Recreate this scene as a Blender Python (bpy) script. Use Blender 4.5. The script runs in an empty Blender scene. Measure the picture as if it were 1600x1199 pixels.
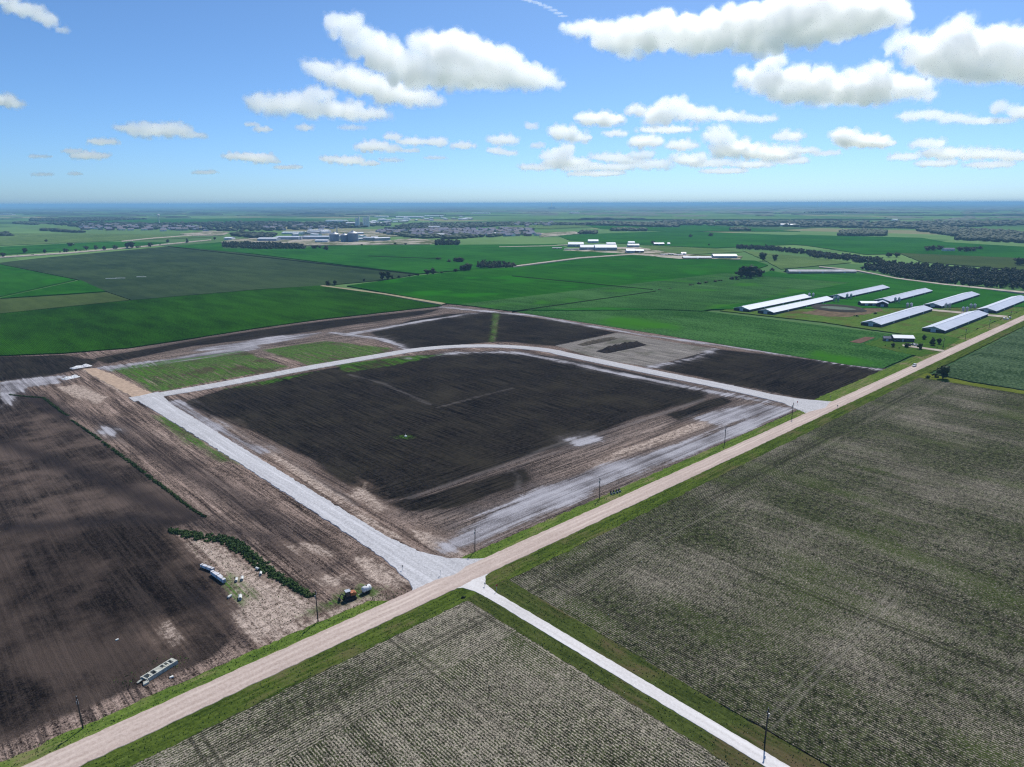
import bpy, bmesh, math, random
import numpy as np
from mathutils import Vector, Matrix, noise as mnoise
from mathutils.geometry import tessellate_polygon

scene = bpy.context.scene
COL = scene.collection
R = math.radians

# ------------------------------------------------------------------ camera
# The place is laid out on the survey grid: +X runs along the gravel road, +Y across the building site.
FPX, HORIZON, CAM_H, ROLL = 1081.0, 318.3, 120.0, R(0.14)
PITCH = math.atan((599.5 - HORIZON) / FPX)
YAW = R(43.1)
cam_data = bpy.data.cameras.new('camera')
cam_data.sensor_width = 36.0
cam_data.lens = 36.0 * FPX / 1600.0
cam_data.clip_start = 1.0
cam_data.clip_end = 300000.0
cam = bpy.data.objects.new('camera', cam_data)
COL.objects.link(cam)
cam.matrix_world = (Matrix.Translation((0, 0, CAM_H)) @ Matrix.Rotation(-YAW, 4, 'Z')
                    @ Matrix.Rotation(R(90) - PITCH, 4, 'X') @ Matrix.Rotation(-ROLL, 4, 'Z'))
scene.camera = cam

# ------------------------------------------------------------------ sky, sun, exposure
SUN_EL, SUN_HEAD = R(52), R(68) - YAW
sun_dir = Vector((math.cos(SUN_EL) * math.cos(SUN_HEAD), math.cos(SUN_EL) * math.sin(SUN_HEAD), math.sin(SUN_EL)))
world = bpy.data.worlds.new('World')
scene.world = world
world.use_nodes = True
wn = world.node_tree
wn.nodes.clear()
sky = wn.nodes.new('ShaderNodeTexSky')
sky.sky_type = 'NISHITA'
sky.sun_disc = False
sky.sun_elevation = SUN_EL
sky.sun_rotation = R(90) - SUN_HEAD
sky.altitude = 0
sky.air_density = 0.6
sky.dust_density = 0.65
sky.ozone_density = 10.0
bg = wn.nodes.new('ShaderNodeBackground')
bg.inputs['Strength'].default_value = 0.14
wo = wn.nodes.new('ShaderNodeOutputWorld')
tint = wn.nodes.new('ShaderNodeMix'); tint.data_type = 'RGBA'; tint.blend_type = 'MULTIPLY'; tint.inputs[0].default_value = 1.0
tint.inputs[7].default_value = (0.91, 1.04, 1.02, 1.0)
wn.links.new(sky.outputs[0], tint.inputs[6])
wn.links.new(tint.outputs[2], bg.inputs[0])
wn.links.new(bg.outputs[0], wo.inputs[0])

sun_data = bpy.data.lights.new('sun', 'SUN')
sun_data.energy = 4.6
sun_data.angle = R(0.53)
sun_data.color = (1.0, 0.955, 0.89)
sun = bpy.data.objects.new('sun', sun_data)
COL.objects.link(sun)
sun.rotation_euler = sun_dir.to_track_quat('Z', 'Y').to_euler()

scene.view_settings.view_transform = 'Standard'
scene.view_settings.look = 'None'
scene.view_settings.exposure = 0.0
scene.view_settings.gamma = 1.0
scene.view_settings.use_curve_mapping = False

cy = scene.cycles
cy.max_bounces = 32
cy.diffuse_bounces = 2
cy.glossy_bounces = 2
cy.transmission_bounces = 2
cy.transparent_max_bounces = 12
cy.volume_bounces = 30
cy.use_denoising = True
cy.denoiser = 'OPENIMAGEDENOISE'
cy.denoising_input_passes = 'RGB_ALBEDO_NORMAL'
cy.denoising_prefilter = 'NONE'
cy.caustics_reflective = False
cy.caustics_refractive = False
cy.filter_width = 1.2

# ------------------------------------------------------------------ survey helpers
_cr, _sr, _cp, _sp, _cyw, _syw = (math.cos(ROLL), math.sin(ROLL), math.cos(PITCH), math.sin(PITCH),
                                  math.cos(YAW), math.sin(YAW))
def ray(px, py):
    a = (px - 800) / FPX; b = -(py - 599.5) / FPX
    a, b = a * _cr + b * _sr, -a * _sr + b * _cr
    x, y, z = a, _cp + b * _sp, -_sp + b * _cp
    return Vector((x * _cyw + y * _syw, -x * _syw + y * _cyw, z))
def G(px, py, z=0.0):
    """ground point seen at a picture coordinate of the 1600 x 1199 photograph"""
    d = ray(px, py); t = (z - CAM_H) / d.z
    return Vector((d.x * t, d.y * t, z))
def GP(pts): return [G(*p).xy for p in pts]
def mpp(px, py):
    """metres per picture unit at a ground point"""
    p = G(px, py); return (p - Vector((0, 0, CAM_H))).dot(Vector((_syw * _cp, _cyw * _cp, -_sp))) / FPX

# ------------------------------------------------------------------ material helper
KA = 0.74            # picture brightness of a sunlit surface to albedo
def srgb(r, g, b):
    f = lambda c: KA * (c / 255 / 12.92 if c <= 10 else ((c / 255 + 0.055) / 1.055) ** 2.4)
    return (f(r), f(g), f(b), 1.0)
class Mat:
    def __init__(s, name, rough=0.95, spec=0.0, metal=0.0):
        s.m = bpy.data.materials.new(name); s.m.use_nodes = True
        s.t = s.m.node_tree; s.N = s.t.nodes
        s.b = s.N['Principled BSDF']
        s.b.inputs['Roughness'].default_value = rough
        s.b.inputs['Specular IOR Level'].default_value = spec
        s.b.inputs['Metallic'].default_value = metal
        s._p = None
    def link(s, a, b): s.t.links.new(a, b)
    def put(s, sock, v):
        if hasattr(v, 'is_linked') or hasattr(v, 'links'): s.link(v, sock)
        elif isinstance(v, (tuple, list)) and len(v) == 3 and sock.type == 'RGBA': sock.default_value = (*v, 1)
        else: sock.default_value = v
    def pos(s):
        if s._p is None: s._p = s.N.new('ShaderNodeNewGeometry').outputs['Position']
        return s._p
    def vec(s, sx, sy=None, sz=None, src=None, off=(0, 0, 0)):
        n = s.N.new('ShaderNodeVectorMath'); n.operation = 'MULTIPLY_ADD'
        s.put(n.inputs[0], src or s.pos()); n.inputs[1].default_value = (sx, sx if sy is None else sy, sx if sz is None else sz)
        n.inputs[2].default_value = off
        return n.outputs[0]
    def sep(s, v=None):
        n = s.N.new('ShaderNodeSeparateXYZ'); s.put(n.inputs[0], v or s.pos()); return n.outputs
    def noise(s, v, detail=3, rough=0.55, dist=0.0):
        n = s.N.new('ShaderNodeTexNoise'); n.inputs['Scale'].default_value = 1.0
        n.inputs['Detail'].default_value = detail; n.inputs['Roughness'].default_value = rough
        n.inputs['Distortion'].default_value = dist
        s.put(n.inputs['Vector'], v); return n.outputs['Fac']
    def white(s, v):
        n = s.N.new('ShaderNodeTexWhiteNoise'); n.noise_dimensions = '3D'; s.put(n.inputs['Vector'], v); return n.outputs['Value']
    def snap(s, v, inc):
        n = s.N.new('ShaderNodeVectorMath'); n.operation = 'SNAP'; s.put(n.inputs[0], v); n.inputs[1].default_value = inc; return n.outputs[0]
    def vadd(s, a, b):
        n = s.N.new('ShaderNodeVectorMath'); n.operation = 'ADD'; s.put(n.inputs[0], a); s.put(n.inputs[1], b); return n.outputs[0]
    def attr(s, name):
        n = s.N.new('ShaderNodeAttribute'); n.attribute_name = name; return n.outputs['Fac']
    def objrand(s):
        return s.N.new('ShaderNodeObjectInfo').outputs['Random']
    def math(s, op, a, b=0.0, c=None, clamp=False):
        n = s.N.new('ShaderNodeMath'); n.operation = op; n.use_clamp = clamp
        s.put(n.inputs[0], a); s.put(n.inputs[1], b)
        if c is not None: s.put(n.inputs[2], c)
        return n.outputs[0]
    def rng(s, x, a, b, c=0.0, d=1.0, smooth=True):
        n = s.N.new('ShaderNodeMapRange'); n.interpolation_type = 'SMOOTHSTEP' if smooth else 'LINEAR'
        s.put(n.inputs[0], x)
        for i, v in enumerate((a, b, c, d)): s.put(n.inputs[i + 1], v)
        return n.outputs[0]
    def mix(s, f, a, b):
        n = s.N.new('ShaderNodeMix'); n.data_type = 'RGBA'
        s.put(n.inputs[0], f); s.put(n.inputs[6], a); s.put(n.inputs[7], b); return n.outputs[2]
    def scale(s, col, f):
        n = s.N.new('ShaderNodeVectorMath'); n.operation = 'SCALE'
        s.put(n.inputs[0], col); s.put(n.inputs[3], f); return n.outputs[0]
    def color(s, c): s.put(s.b.inputs['Base Color'], c); return s
    def bump(s, h, strength=0.5, dist=0.1):
        n = s.N.new('ShaderNodeBump'); n.inputs['Strength'].default_value = strength; n.inputs['Distance'].default_value = dist
        s.put(n.inputs['Height'], h); s.link(n.outputs[0], s.b.inputs['Normal']); return s
def flat(name, col, rough=0.8, spec=0.2, metal=0.0, var=0.15, vs=0.6):
    """paint or metal with slight weathering"""
    m = Mat(name, rough, spec, metal)
    n = m.noise(m.vec(vs), 4)
    m.color(m.mix(m.rng(n, 0.3, 0.75), tuple(c * (1 - var) for c in col[:3]), tuple(min(1, c * (1 + var)) for c in col[:3])))
    return m.m

# ------------------------------------------------------------------ object helpers
def tag(o, label=None, cat=None, group=None, kind=None):
    if label: o['label'] = label
    if cat: o['category'] = cat
    if group: o['group'] = group
    if kind: o['kind'] = kind
    return o
def link(o, parent=None):
    COL.objects.link(o)
    if parent is not None: o.parent = parent
    return o
def empty(name, loc=(0, 0, 0), rz=0.0):
    o = bpy.data.objects.new(name, None); o.empty_display_size = 0.5
    o.location = loc; o.rotation_euler = (0, 0, rz); return link(o)
def mesh_obj(name, v, f, mats, parent=None, midx=None, smooth=False):
    me = bpy.data.meshes.new(name)
    me.from_pydata([tuple(p) for p in v], [], f)
    for m in (mats if isinstance(mats, (list, tuple)) else [mats]): me.materials.append(m)
    if midx is not None: me.polygons.foreach_set('material_index', midx)
    if smooth: me.polygons.foreach_set('use_smooth', [True] * len(me.polygons))
    me.update()
    return link(bpy.data.objects.new(name, me), parent)
def np_mesh(name, V, F, mats, parent=None, smooth=False):
    """fast mesh from arrays; F is (n, k)"""
    V = np.ascontiguousarray(V, dtype=np.float32); F = np.ascontiguousarray(F, dtype=np.int32)
    me = bpy.data.meshes.new(name); k = F.shape[1]
    me.vertices.add(len(V)); me.vertices.foreach_set('co', V.ravel())
    me.loops.add(F.size); me.loops.foreach_set('vertex_index', F.ravel())
    me.polygons.add(len(F)); me.polygons.foreach_set('loop_start', np.arange(0, F.size, k, dtype=np.int32))
    me.polygons.foreach_set('loop_total', np.full(len(F), k, dtype=np.int32))
    if smooth: me.polygons.foreach_set('use_smooth', np.ones(len(F), dtype=bool))
    for m in (mats if isinstance(mats, (list, tuple)) else [mats]): me.materials.append(m)
    me.update(calc_edges=True); me.validate()
    return link(bpy.data.objects.new(name, me), parent)
class MB:
    """collects simple solids into one mesh"""
    def __init__(s): s.v = []; s.f = []; s.mi = []
    def add(s, v, f, mi=0):
        b = len(s.v); s.v += [tuple(p) for p in v]; s.f += [tuple(i + b for i in q) for q in f]; s.mi += [mi] * len(f); return s
    def box(s, x0, x1, y0, y1, z0, z1, mi=0):
        v = [(x0, y0, z0), (x1, y0, z0), (x1, y1, z0), (x0, y1, z0), (x0, y0, z1), (x1, y0, z1), (x1, y1, z1), (x0, y1, z1)]
        return s.add(v, [(3, 2, 1, 0), (4, 5, 6, 7), (0, 1, 5, 4), (1, 2, 6, 5), (2, 3, 7, 6), (3, 0, 4, 7)], mi)
    def tube(s, p, q, r0, r1=None, n=10, mi=0, caps=True):
        p, q = Vector(p), Vector(q); r1 = r0 if r1 is None else r1
        d = (q - p).normalized(); a = d.orthogonal().normalized(); b = d.cross(a)
        v = []
        for (c, r) in ((p, r0), (q, r1)):
            for i in range(n):
                t = 2 * math.pi * i / n; v.append(c + a * math.cos(t) * r + b * math.sin(t) * r)
        f = [(i, (i + 1) % n, n + (i + 1) % n, n + i) for i in range(n)]
        if caps: f += [tuple(range(n - 1, -1, -1)), tuple(range(n, 2 * n))]
        return s.add(v, f, mi)
    def lathe(s, prof, n=24, mi=0, c=(0, 0)):
        v = []; f = []
        for (r, z) in prof:
            for i in range(n):
                t = 2 * math.pi * i / n; v.append((c[0] + r * math.cos(t), c[1] + r * math.sin(t), z))
        for k in range(len(prof) - 1):
            for i in range(n):
                f.append((k * n + i, k * n + (i + 1) % n, (k + 1) * n + (i + 1) % n, (k + 1) * n + i))
        return s.add(v, f, mi)
    def prism(s, prof, y0, y1, mi=0):
        """profile in x,z swept along y"""
        n = len(prof); v = [(x, y0, z) for x, z in prof] + [(x, y1, z) for x, z in prof]
        f = [(i, n + i, n + (i + 1) % n, (i + 1) % n) for i in range(n)] + [tuple(range(n)), tuple(range(2 * n - 1, n - 1, -1))]
        return s.add(v, f, mi)
    def build(s, name, mats, parent=None, smooth=False):
        return mesh_obj(name, s.v, s.f, mats, parent, s.mi if isinstance(mats, (list, tuple)) else None, smooth)
def copy_tree(o, parent=None):
    c = o.copy(); COL.objects.link(c); c.parent = parent
    for ch in o.children: copy_tree(ch, c)
    return c
def resample(poly, step, closed=True):
    out = []; n = len(poly)
    for i in range(n if closed else n - 1):
        a, b = Vector(poly[i]), Vector(poly[(i + 1) % n]); L = (b - a).length
        k = max(1, int(L / step))
        for j in range(k): out.append(a.lerp(b, j / k))
    if not closed: out.append(Vector(poly[-1]))
    return out
def wob(p, amp, wl, seed):
    q = Vector((p.x / wl, p.y / wl, seed * 3.7))
    return Vector((mnoise.fractal(q, 0.8, 2.1, 3), mnoise.fractal(q + Vector((31.4, 7.7, 0)), 0.8, 2.1, 3))) * amp
def sheet(name, poly, z, mat, step=6.0, jit=0.0, wl=6.0, seed=1, skirt=0.7, kind='structure', label=None):
    """ground sheet with an uneven outline and edges that reach down into the soil"""
    P = resample([Vector(p) for p in poly], step)
    if jit: P = [p + wob(p, jit, wl, seed) for p in P]
    n = len(P)
    tri = tessellate_polygon([[Vector((p.x, p.y, 0)) for p in P]])
    v = [(p.x, p.y, z) for p in P] + [(p.x, p.y, z - skirt) for p in P]
    f = []
    for t in tri:
        a, b, c = (P[i] for i in t)
        f.append(tuple(t) if (b - a).cross(c - a) > 0 else tuple(reversed(t)))
    area = sum(P[i].cross(P[(i + 1) % n]) for i in range(n))
    for i in range(n):
        j = (i + 1) % n
        f.append((i, n + i, n + j, j) if area > 0 else (j, n + j, n + i, i))
    o = mesh_obj(name, v, f, mat); tag(o, label, None, None, kind); return o
def strip(name, A, B, z, mat, step=2.0, jit=0.4, wl=3.0, seed=1, skirt=0.6, crown=0.0, kind='structure', label=None, batter=0.5):
    """long ribbon between two edge lines (world xy), crowned in the middle"""
    L = max(sum((Vector(E[i + 1]) - Vector(E[i])).length for i in range(len(E) - 1)) for E in (A, B))
    N = max(2, int(L / step))
    def samp(E):
        E = [Vector(e) for e in E]; d = [0]
        for i in range(len(E) - 1): d.append(d[-1] + (E[i + 1] - E[i]).length)
        out = []; k = 0
        for i in range(N + 1):
            t = d[-1] * i / N
            while k < len(E) - 2 and d[k + 1] < t: k += 1
            out.append(E[k].lerp(E[k + 1], (t - d[k]) / max(1e-6, d[k + 1] - d[k])))
        return out
    a, b = samp(A), samp(B)
    if jit:
        a = [p + wob(p, jit, wl, seed) for p in a]; b = [p + wob(p, jit, wl, seed + 5) for p in b]
    v = []; f = []
    for p, q in zip(a, b):
        m = p.lerp(q, 0.5)
        e = (p - q).normalized() * batter
        v += [(p.x + e.x, p.y + e.y, z - skirt), (p.x, p.y, z), (m.x, m.y, z + crown), (q.x, q.y, z), (q.x - e.x, q.y - e.y, z - skirt)]
    up = (a[1] - a[0]).cross(b[0] - a[0]) > 0
    for i in range(N):
        for k in range(4):
            q = (5 * i + k, 5 * i + 5 + k, 5 * i + 6 + k, 5 * i + 1 + k)
            f.append(q if up else q[::-1])
    o = mesh_obj(name, v, f, mat); tag(o, label, None, None, kind); return o

_pr = np.random.default_rng(77); _perm = _pr.permutation(256); _perm = np.concatenate([_perm, _perm, _perm]); _grad = _pr.normal(size=(256, 3)); _grad /= np.linalg.norm(_grad, axis=1, keepdims=True)
def perlin(P):
    I = np.floor(P).astype(int); f = P - I; I &= 255; w = f * f * f * (f * (f * 6 - 15) + 10); out = 0
    for dx in (0, 1):
        for dy in (0, 1):
            for dz in (0, 1):
                h = _perm[_perm[_perm[(I[:, 0] + dx)] + I[:, 1] + dy] % 256 + I[:, 2] + dz] % 256
                gdot = (_grad[h] * (f - np.array([dx, dy, dz]))).sum(1)
                out = out + gdot * np.where(dx, w[:, 0], 1 - w[:, 0]) * np.where(dy, w[:, 1], 1 - w[:, 1]) * np.where(dz, w[:, 2], 1 - w[:, 2])
    return out
ICO = {}
def ico(sub):
    if sub not in ICO:
        bm = bmesh.new(); bmesh.ops.create_icosphere(bm, subdivisions=sub, radius=1.0)
        bm.verts.ensure_lookup_table()
        ICO[sub] = (np.array([v.co[:] for v in bm.verts]), np.array([[v.index for v in f.verts] for f in bm.faces])); bm.free()
    return ICO[sub]

def leaf_quads(C, N, size, rg):
    """one bent leaf clump (two triangles) at every point"""
    n = len(C)
    Rv = rg.normal(size=(n, 3)); A = np.cross(N, Rv); A /= np.linalg.norm(A, axis=1, keepdims=True) + 1e-9
    B = np.cross(N, A); B /= np.linalg.norm(B, axis=1, keepdims=True) + 1e-9
    s = size * rg.uniform(0.6, 1.3, size=(n, 1))
    v = np.stack([C - A * s, C - B * s * 0.7, C + A * s, C + B * s * 0.7 + N * s * 0.3], 1).reshape(-1, 3)
    i = np.arange(n)[:, None] * 4
    return v, np.concatenate([i + np.array([[0, 1, 2]]), i + np.array([[0, 2, 3]])])
# ------------------------------------------------------------------ ground materials
def crop_material(name, dark, light, rows=0.76, along_y=True, patch=0.006, contrast=1.0, yellow=None):
    m = Mat(name); x, y, z = m.sep()
    big = m.noise(m.vec(patch), 4, 0.6)
    mid = m.noise(m.vec(0.05, 0.012, 1) if along_y else m.vec(0.012, 0.05, 1), 3, 0.6)
    fine = m.noise(m.vec(0.55, 0.55, 1), 3, 0.7)
    st = m.math('SINE', m.math('MULTIPLY', x if along_y else y, 6.2832 / (rows * 2)))
    t = m.math('ADD', m.math('MULTIPLY', big, 0.8), m.math('MULTIPLY', m.math('ADD', m.math('MULTIPLY', m.math('SUBTRACT', mid, 0.5), 2.0), 0.5), 0.35))
    t = m.math('ADD', t, m.math('MULTIPLY', m.math('SUBTRACT', fine, 0.5), 1.2 * contrast))
    t = m.math('ADD', t, m.math('MULTIPLY', st, 0.10))
    c = m.mix(m.rng(t, 0.36, 0.80), dark, light)
    if yellow:
        c = m.mix(m.rng(m.noise(m.vec(0.011, 0.011, 1, off=(5, 9, 0)), 3, 0.5), 0.54, 0.70), c, yellow)
    q = x if along_y else y
    a = m.math('ABSOLUTE', m.math('SUBTRACT', m.math('ABSOLUTE', m.math('SUBTRACT', m.math('MODULO', m.math('ADD', q, 40007.0), 36.6), 18.3)), 1.5))
    tram = m.math('MULTIPLY', m.rng(a, 0.2, 0.9, 1.0, 0.0), m.rng(m.noise(m.vec(0.004), 2), 0.35, 0.65, 0.1, 0.45))      # sprayer wheelings
    c = m.mix(tram, c, m.scale(c, 0.55))
    m.color(c); m.bump(m.math('ADD', fine, m.math('MULTIPLY', st, 0.3)), 0.7, 0.35)
    return m.m
def bean_material(name, greener=0.0, pale=1.0):
    m = Mat(name); x, y, z = m.sep()
    wv = m.noise(m.vec(0.006), 2)
    xw = x
    head = m.math('GREATER_THAN', y, 127.7)
    coord = m.math('ADD', m.math('MULTIPLY', y, head), m.math('MULTIPLY', xw, m.math('SUBTRACT', 1.0, head)))
    st = m.math('SINE', m.math('MULTIPLY', coord, 6.2832 / 0.76))
    def both(sa, sb, d=3, off=(0, 0, 0)):
        a = m.noise(m.vec(sa, sb, 1, off=off), d, 0.6); b = m.noise(m.vec(sb, sa, 1, off=off), d, 0.6)
        return m.math('ADD', m.math('MULTIPLY', b, head), m.math('MULTIPLY', a, m.math('SUBTRACT', 1.0, head)))
    streak = both(0.30, 0.012, 4)
    wide = both(0.055, 0.006, 3, (3, 8, 0))
    patch = m.noise(m.vec(0.022, 0.022, 1), 4, 0.6)
    clump = both(2.6, 1.3, 3, (1, 2, 0))
    stand = m.math('ADD', m.math('MULTIPLY', patch, 0.9), m.math('MULTIPLY', streak, 0.55))
    stand = m.math('ADD', stand, m.math('MULTIPLY', wide, 0.65))
    stand = m.rng(stand, 0.66 - greener, 1.48 - greener, 0.0, 1.0)
    far = m.rng(y, -20.0, 120.0, 1.0, 0.0)
    pl = m.math('ADD', m.math('MULTIPLY', st, 0.10), clump)
    fac = m.rng(m.math('ADD', pl, m.math('MULTIPLY', stand, 0.30)), 0.55, 0.76)
    f1 = m.noise(m.vec(2.9, 2.9, 1), 2, 0.75); f2 = m.noise(m.vec(0.5, 0.5, 1), 3, 0.7)
    res = m.mix(m.rng(m.math('ADD', m.math('MULTIPLY', f1, 0.75), m.math('MULTIPLY', f2, 0.3)), 0.36, 0.68), srgb(72 * pale, 66 * pale, 56 * pale), srgb(202 * pale, 192 * pale, 173 * pale))
    tone = m.noise(m.vec(0.03, 0.03, 1, off=(40, 3, 0)), 3)
    res = m.mix(m.rng(tone, 0.40, 0.66), res, m.scale(res, 0.82))
    grn = m.mix(m.rng(f2, 0.35, 0.7), srgb(36, 41, 24), srgb(82, 90, 56))
    grn = m.mix(m.rng(m.noise(m.vec(0.05, 0.02, 1), 3), 0.5, 0.7), grn, srgb(72, 84, 42))
    c = m.mix(fac, res, grn)
    # wheel tracks left by the planter and sprayer, in pairs
    def tracks(q, period, off, w):
        a = m.math('ABSOLUTE', m.math('SUBTRACT', m.math('MODULO', m.math('ADD', q, 4000.0 + off), period), period / 2))
        a = m.math('ABSOLUTE', m.math('SUBTRACT', a, 1.2))
        return m.rng(a, w * 0.5, w, 1.0, 0.0)
    tr = m.math('MULTIPLY', tracks(xw, 27.4, 3.0, 0.6), m.rng(m.noise(m.vec(0.04, 0.006, 1, off=(9, 0, 0)), 2), 0.36, 0.62))
    hd = m.math('MULTIPLY', m.rng(m.math('ABSOLUTE', m.math('SUBTRACT', m.math('ABSOLUTE', m.math('SUBTRACT', y, 139.5)), 1.3)), 0.35, 0.9, 1.0, 0.0), m.rng(m.noise(m.vec(0.008, 0.05, 1), 2), 0.35, 0.6))
    tr = m.math('MAXIMUM', tr, hd)
    c = m.mix(m.math('MULTIPLY', tr, 0.6), c, srgb(52, 50, 40))
    tr2 = m.math('MULTIPLY', tracks(y, 36.5, 10.0, 0.45), m.rng(m.noise(m.vec(0.01, 0.04, 1, off=(2, 5, 0)), 2), 0.46, 0.60))
    c = m.mix(m.math('MULTIPLY', tr2, 0.22), c, srgb(158, 152, 140))
    m.color(c)
    m.bump(m.math('ADD', fac, m.math('MULTIPLY', f1, 0.4)), 0.6, 0.25)
    return m.m
def grass_material(name, a, b, c, along=0.0, dead=0.5):
    m = Mat(name)
    st = m.noise(m.vec(0.06, 0.7, 1) if along == 0 else m.vec(0.7, 0.06, 1), 4, 0.65)
    cl = m.noise(m.vec(0.9, 0.9, 1), 4, 0.7); bg_ = m.noise(m.vec(0.05, 0.05, 1), 3)
    k = m.mix(m.rng(m.math('ADD', m.math('MULTIPLY', st, 0.6), m.math('MULTIPLY', cl, 0.5)), 0.35, 0.75), a, b)
    k = m.mix(m.rng(m.math('ADD', m.math('MULTIPLY', bg_, 0.7), m.math('MULTIPLY', st, 0.4)), 1.02 - dead, 1.22 - dead), k, c)
    m.color(k); m.bump(cl, 0.8, 0.3); return m.m
def gravel_material(name, a, b, rut, axis, line, half, rut_col=0.0, spread=2.0):
    """gravel with lighter wheel lines packed by traffic; axis 1: ruts run along x at y = line"""
    m = Mat(name); x, y, z = m.sep()
    q = y if axis == 1 else x
    v1 = m.vec(0.02, 0.9, 1) if axis == 1 else m.vec(0.9, 0.02, 1)
    s1 = m.noise(v1, 4, 0.6); g1 = m.noise(m.vec(1.4, 1.4, 1), 4, 0.8); bigm = m.noise(m.vec(0.04, 0.04, 1), 3)
    c = m.mix(m.rng(m.math('ADD', m.math('MULTIPLY', g1, 0.75), m.math('MULTIPLY', s1, 0.32)), 0.32, 0.75), a, b)
    if rut:
        d = m.math('SUBTRACT', q, m.math('ADD', line, m.math('MULTIPLY', m.math('SUBTRACT', bigm, 0.5), 3.0)))
        lines = None
        for off in rut:
            e = m.rng(m.math('ABSOLUTE', m.math('SUBTRACT', d, off)), 0.1, 0.95, 1.0, 0.0)
            lines = e if lines is None else m.math('MAXIMUM', lines, e)
        wear = m.noise(m.vec(0.03, 0.25, 1) if axis == 1 else m.vec(0.25, 0.03, 1), 3, 0.6)
        c = m.mix(m.math('MULTIPLY', lines, m.rng(wear, 0.35, 0.7, 0.05, 0.55)), c, rut_col)
    c = m.mix(m.rng(bigm, 0.5, 0.75, 0, 0.35), c, m.scale(c, 0.75))
    m.color(c); m.bump(g1, 0.5, 0.08); return m.m

# ------------------------------------------------------------------ the land to the horizon
m = Mat('farmland')
cell = m.snap(m.vadd(m.pos(), (130.0, 90.0, 0.5)), (402.0, 805.0, 1e6))
w1 = m.white(cell)
wood = m.noise(m.vec(0.0011, 0.0011, 1), 5, 0.6)
fl = m.noise(m.vec(0.01, 0.003, 1), 4, 0.6)
c = m.mix(m.rng(w1, 0.0, 0.5, smooth=False), srgb(84, 124, 72), srgb(118, 152, 92))
c = m.mix(m.rng(w1, 0.55, 0.9, smooth=False), c, srgb(72, 104, 66))
c = m.mix(m.math('GREATER_THAN', w1, 0.93), c, srgb(150, 150, 112))
c = m.mix(m.rng(fl, 0.35, 0.8, 0, 0.5), c, m.scale(c, 0.7))
m.color(c)
FARMLAND = m.m
E_ = 90000.0
ground = mesh_obj('ground', [(-E_, -E_, -0.7), (E_, -E_, -0.7), (E_, E_, -0.7), (-E_, E_, -0.7)], [(0, 1, 2, 3)], FARMLAND)
tag(ground, kind='structure')

# ------------------------------------------------------------------ crop fields (metres on the survey grid, or picked off the picture)
CORN_A = crop_material('corn_left', srgb(24, 54, 8), srgb(50, 100, 18), patch=0.004, contrast=1.2)
CORN_B = crop_material('corn_bright', srgb(28, 83, 14), srgb(52, 113, 27), patch=0.004, yellow=srgb(44, 117, 14))
CORN_C = crop_material('corn_cool', srgb(34, 89, 26), srgb(56, 119, 37), patch=0.005, contrast=0.7)
CORN_D = crop_material('corn_right', srgb(44, 66, 38), srgb(94, 116, 84), patch=0.004, contrast=1.6)
CORN_E = crop_material('corn_barn', srgb(38, 78, 30), srgb(80, 124, 66), patch=0.008, contrast=1.6, yellow=srgb(62, 120, 30))
SOY_A = crop_material('soybean_dark', srgb(46, 66, 46), srgb(72, 92, 60), patch=0.003, contrast=0.6)
SOY_B = crop_material('soybean_pale', srgb(66, 84, 44), srgb(86, 104, 57), patch=0.004, contrast=0.5)
HAY = crop_material('hay_field', srgb(84, 112, 62), srgb(112, 138, 80), patch=0.006, contrast=0.6)

def field(pts, mat, z, label, px=True, jit=0.6):
    return sheet('crop_field', GP(pts) if px else pts, z, mat, step=12.0, jit=jit, wl=9.0, seed=len(pts) + z, skirt=z + 0.7, label=label)
field([(-420, 577), (0, 557), (100, 553), (200, 545), (300, 530), (400, 514), (500, 500), (600, 489), (690, 479), (530, 449.5), (500, 447), (400, 454), (205, 470.5), (0, 491.5), (-420, 520)],
      CORN_A, 0.9, 'deep green corn field behind the left of the building site')
field([(-420, 518), (0, 490.5), (203, 469.5), (168, 457.5), (0, 468), (-420, 490)], SOY_B, 0.5, 'pale grey green soybean strip behind the left corn field')
field([(-200, 430), (0, 411), (60, 404), (235, 388), (262, 385.5), (330, 389.5), (400, 398.5), (520, 413.5), (650, 429.5), (600, 438), (512, 446), (400, 453), (206, 469.5), (165, 455.5), (120, 437), (0, 413)],
      SOY_A, 0.45, 'wide dull grey green soybean field left of the silos')
field([(-300, 425), (-200, 432), (0, 414), (118, 438), (0, 464), (-300, 500)], CORN_B, 0.9, 'bright green wedge of corn at the left edge')
field([(4, 465.5), (126, 438.5), (165, 456), (0, 467)], CORN_B, 0.8, 'narrow bright green corn sliver beside the left wedge')
field([(266, 385.5), (345, 379), (349, 389), (475, 389.5), (490, 385), (640, 383.5), (868, 382), (888, 389), (985, 397), (905, 402.5), (800, 416), (700, 424.5), (655, 428.5), (520, 412.5), (400, 397.5)],
      CORN_C, 0.9, 'long green corn field in front of the grain bins')
field([(542, 447.5), (655, 431.5), (745, 421), (812, 418.5), (905, 405.5), (990, 399), (1070, 404), (1180, 408), (1200, 415), (1150, 433), (1024, 455), (802, 486), (697, 475)],
      CORN_B, 0.9, 'broad bright green corn field behind the middle of the site')
field([(832, 486.5), (1026, 457), (1152, 436.5), (1205, 424), (1232, 429), (1345, 428), (1420, 436), (1600, 462), (1760, 482), (1660, 480)] +
      [], CORN_C, 0.85, 'green corn field reaching from the ditch to the barns')
field([(540, 200), (542, 400), (540, 578), (640, 520), (700, 440), (700, 180), (545, 178)], CORN_E, 0.20,
      'bright corn field between dark soil and the long barns', px=False)
field([(695, 425), (640, 520), (538, 580), (530, 660), (1110, 640), (1110, 425)], CORN_E, 0.95, 'corn field behind the long white barns', px=False)
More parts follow.
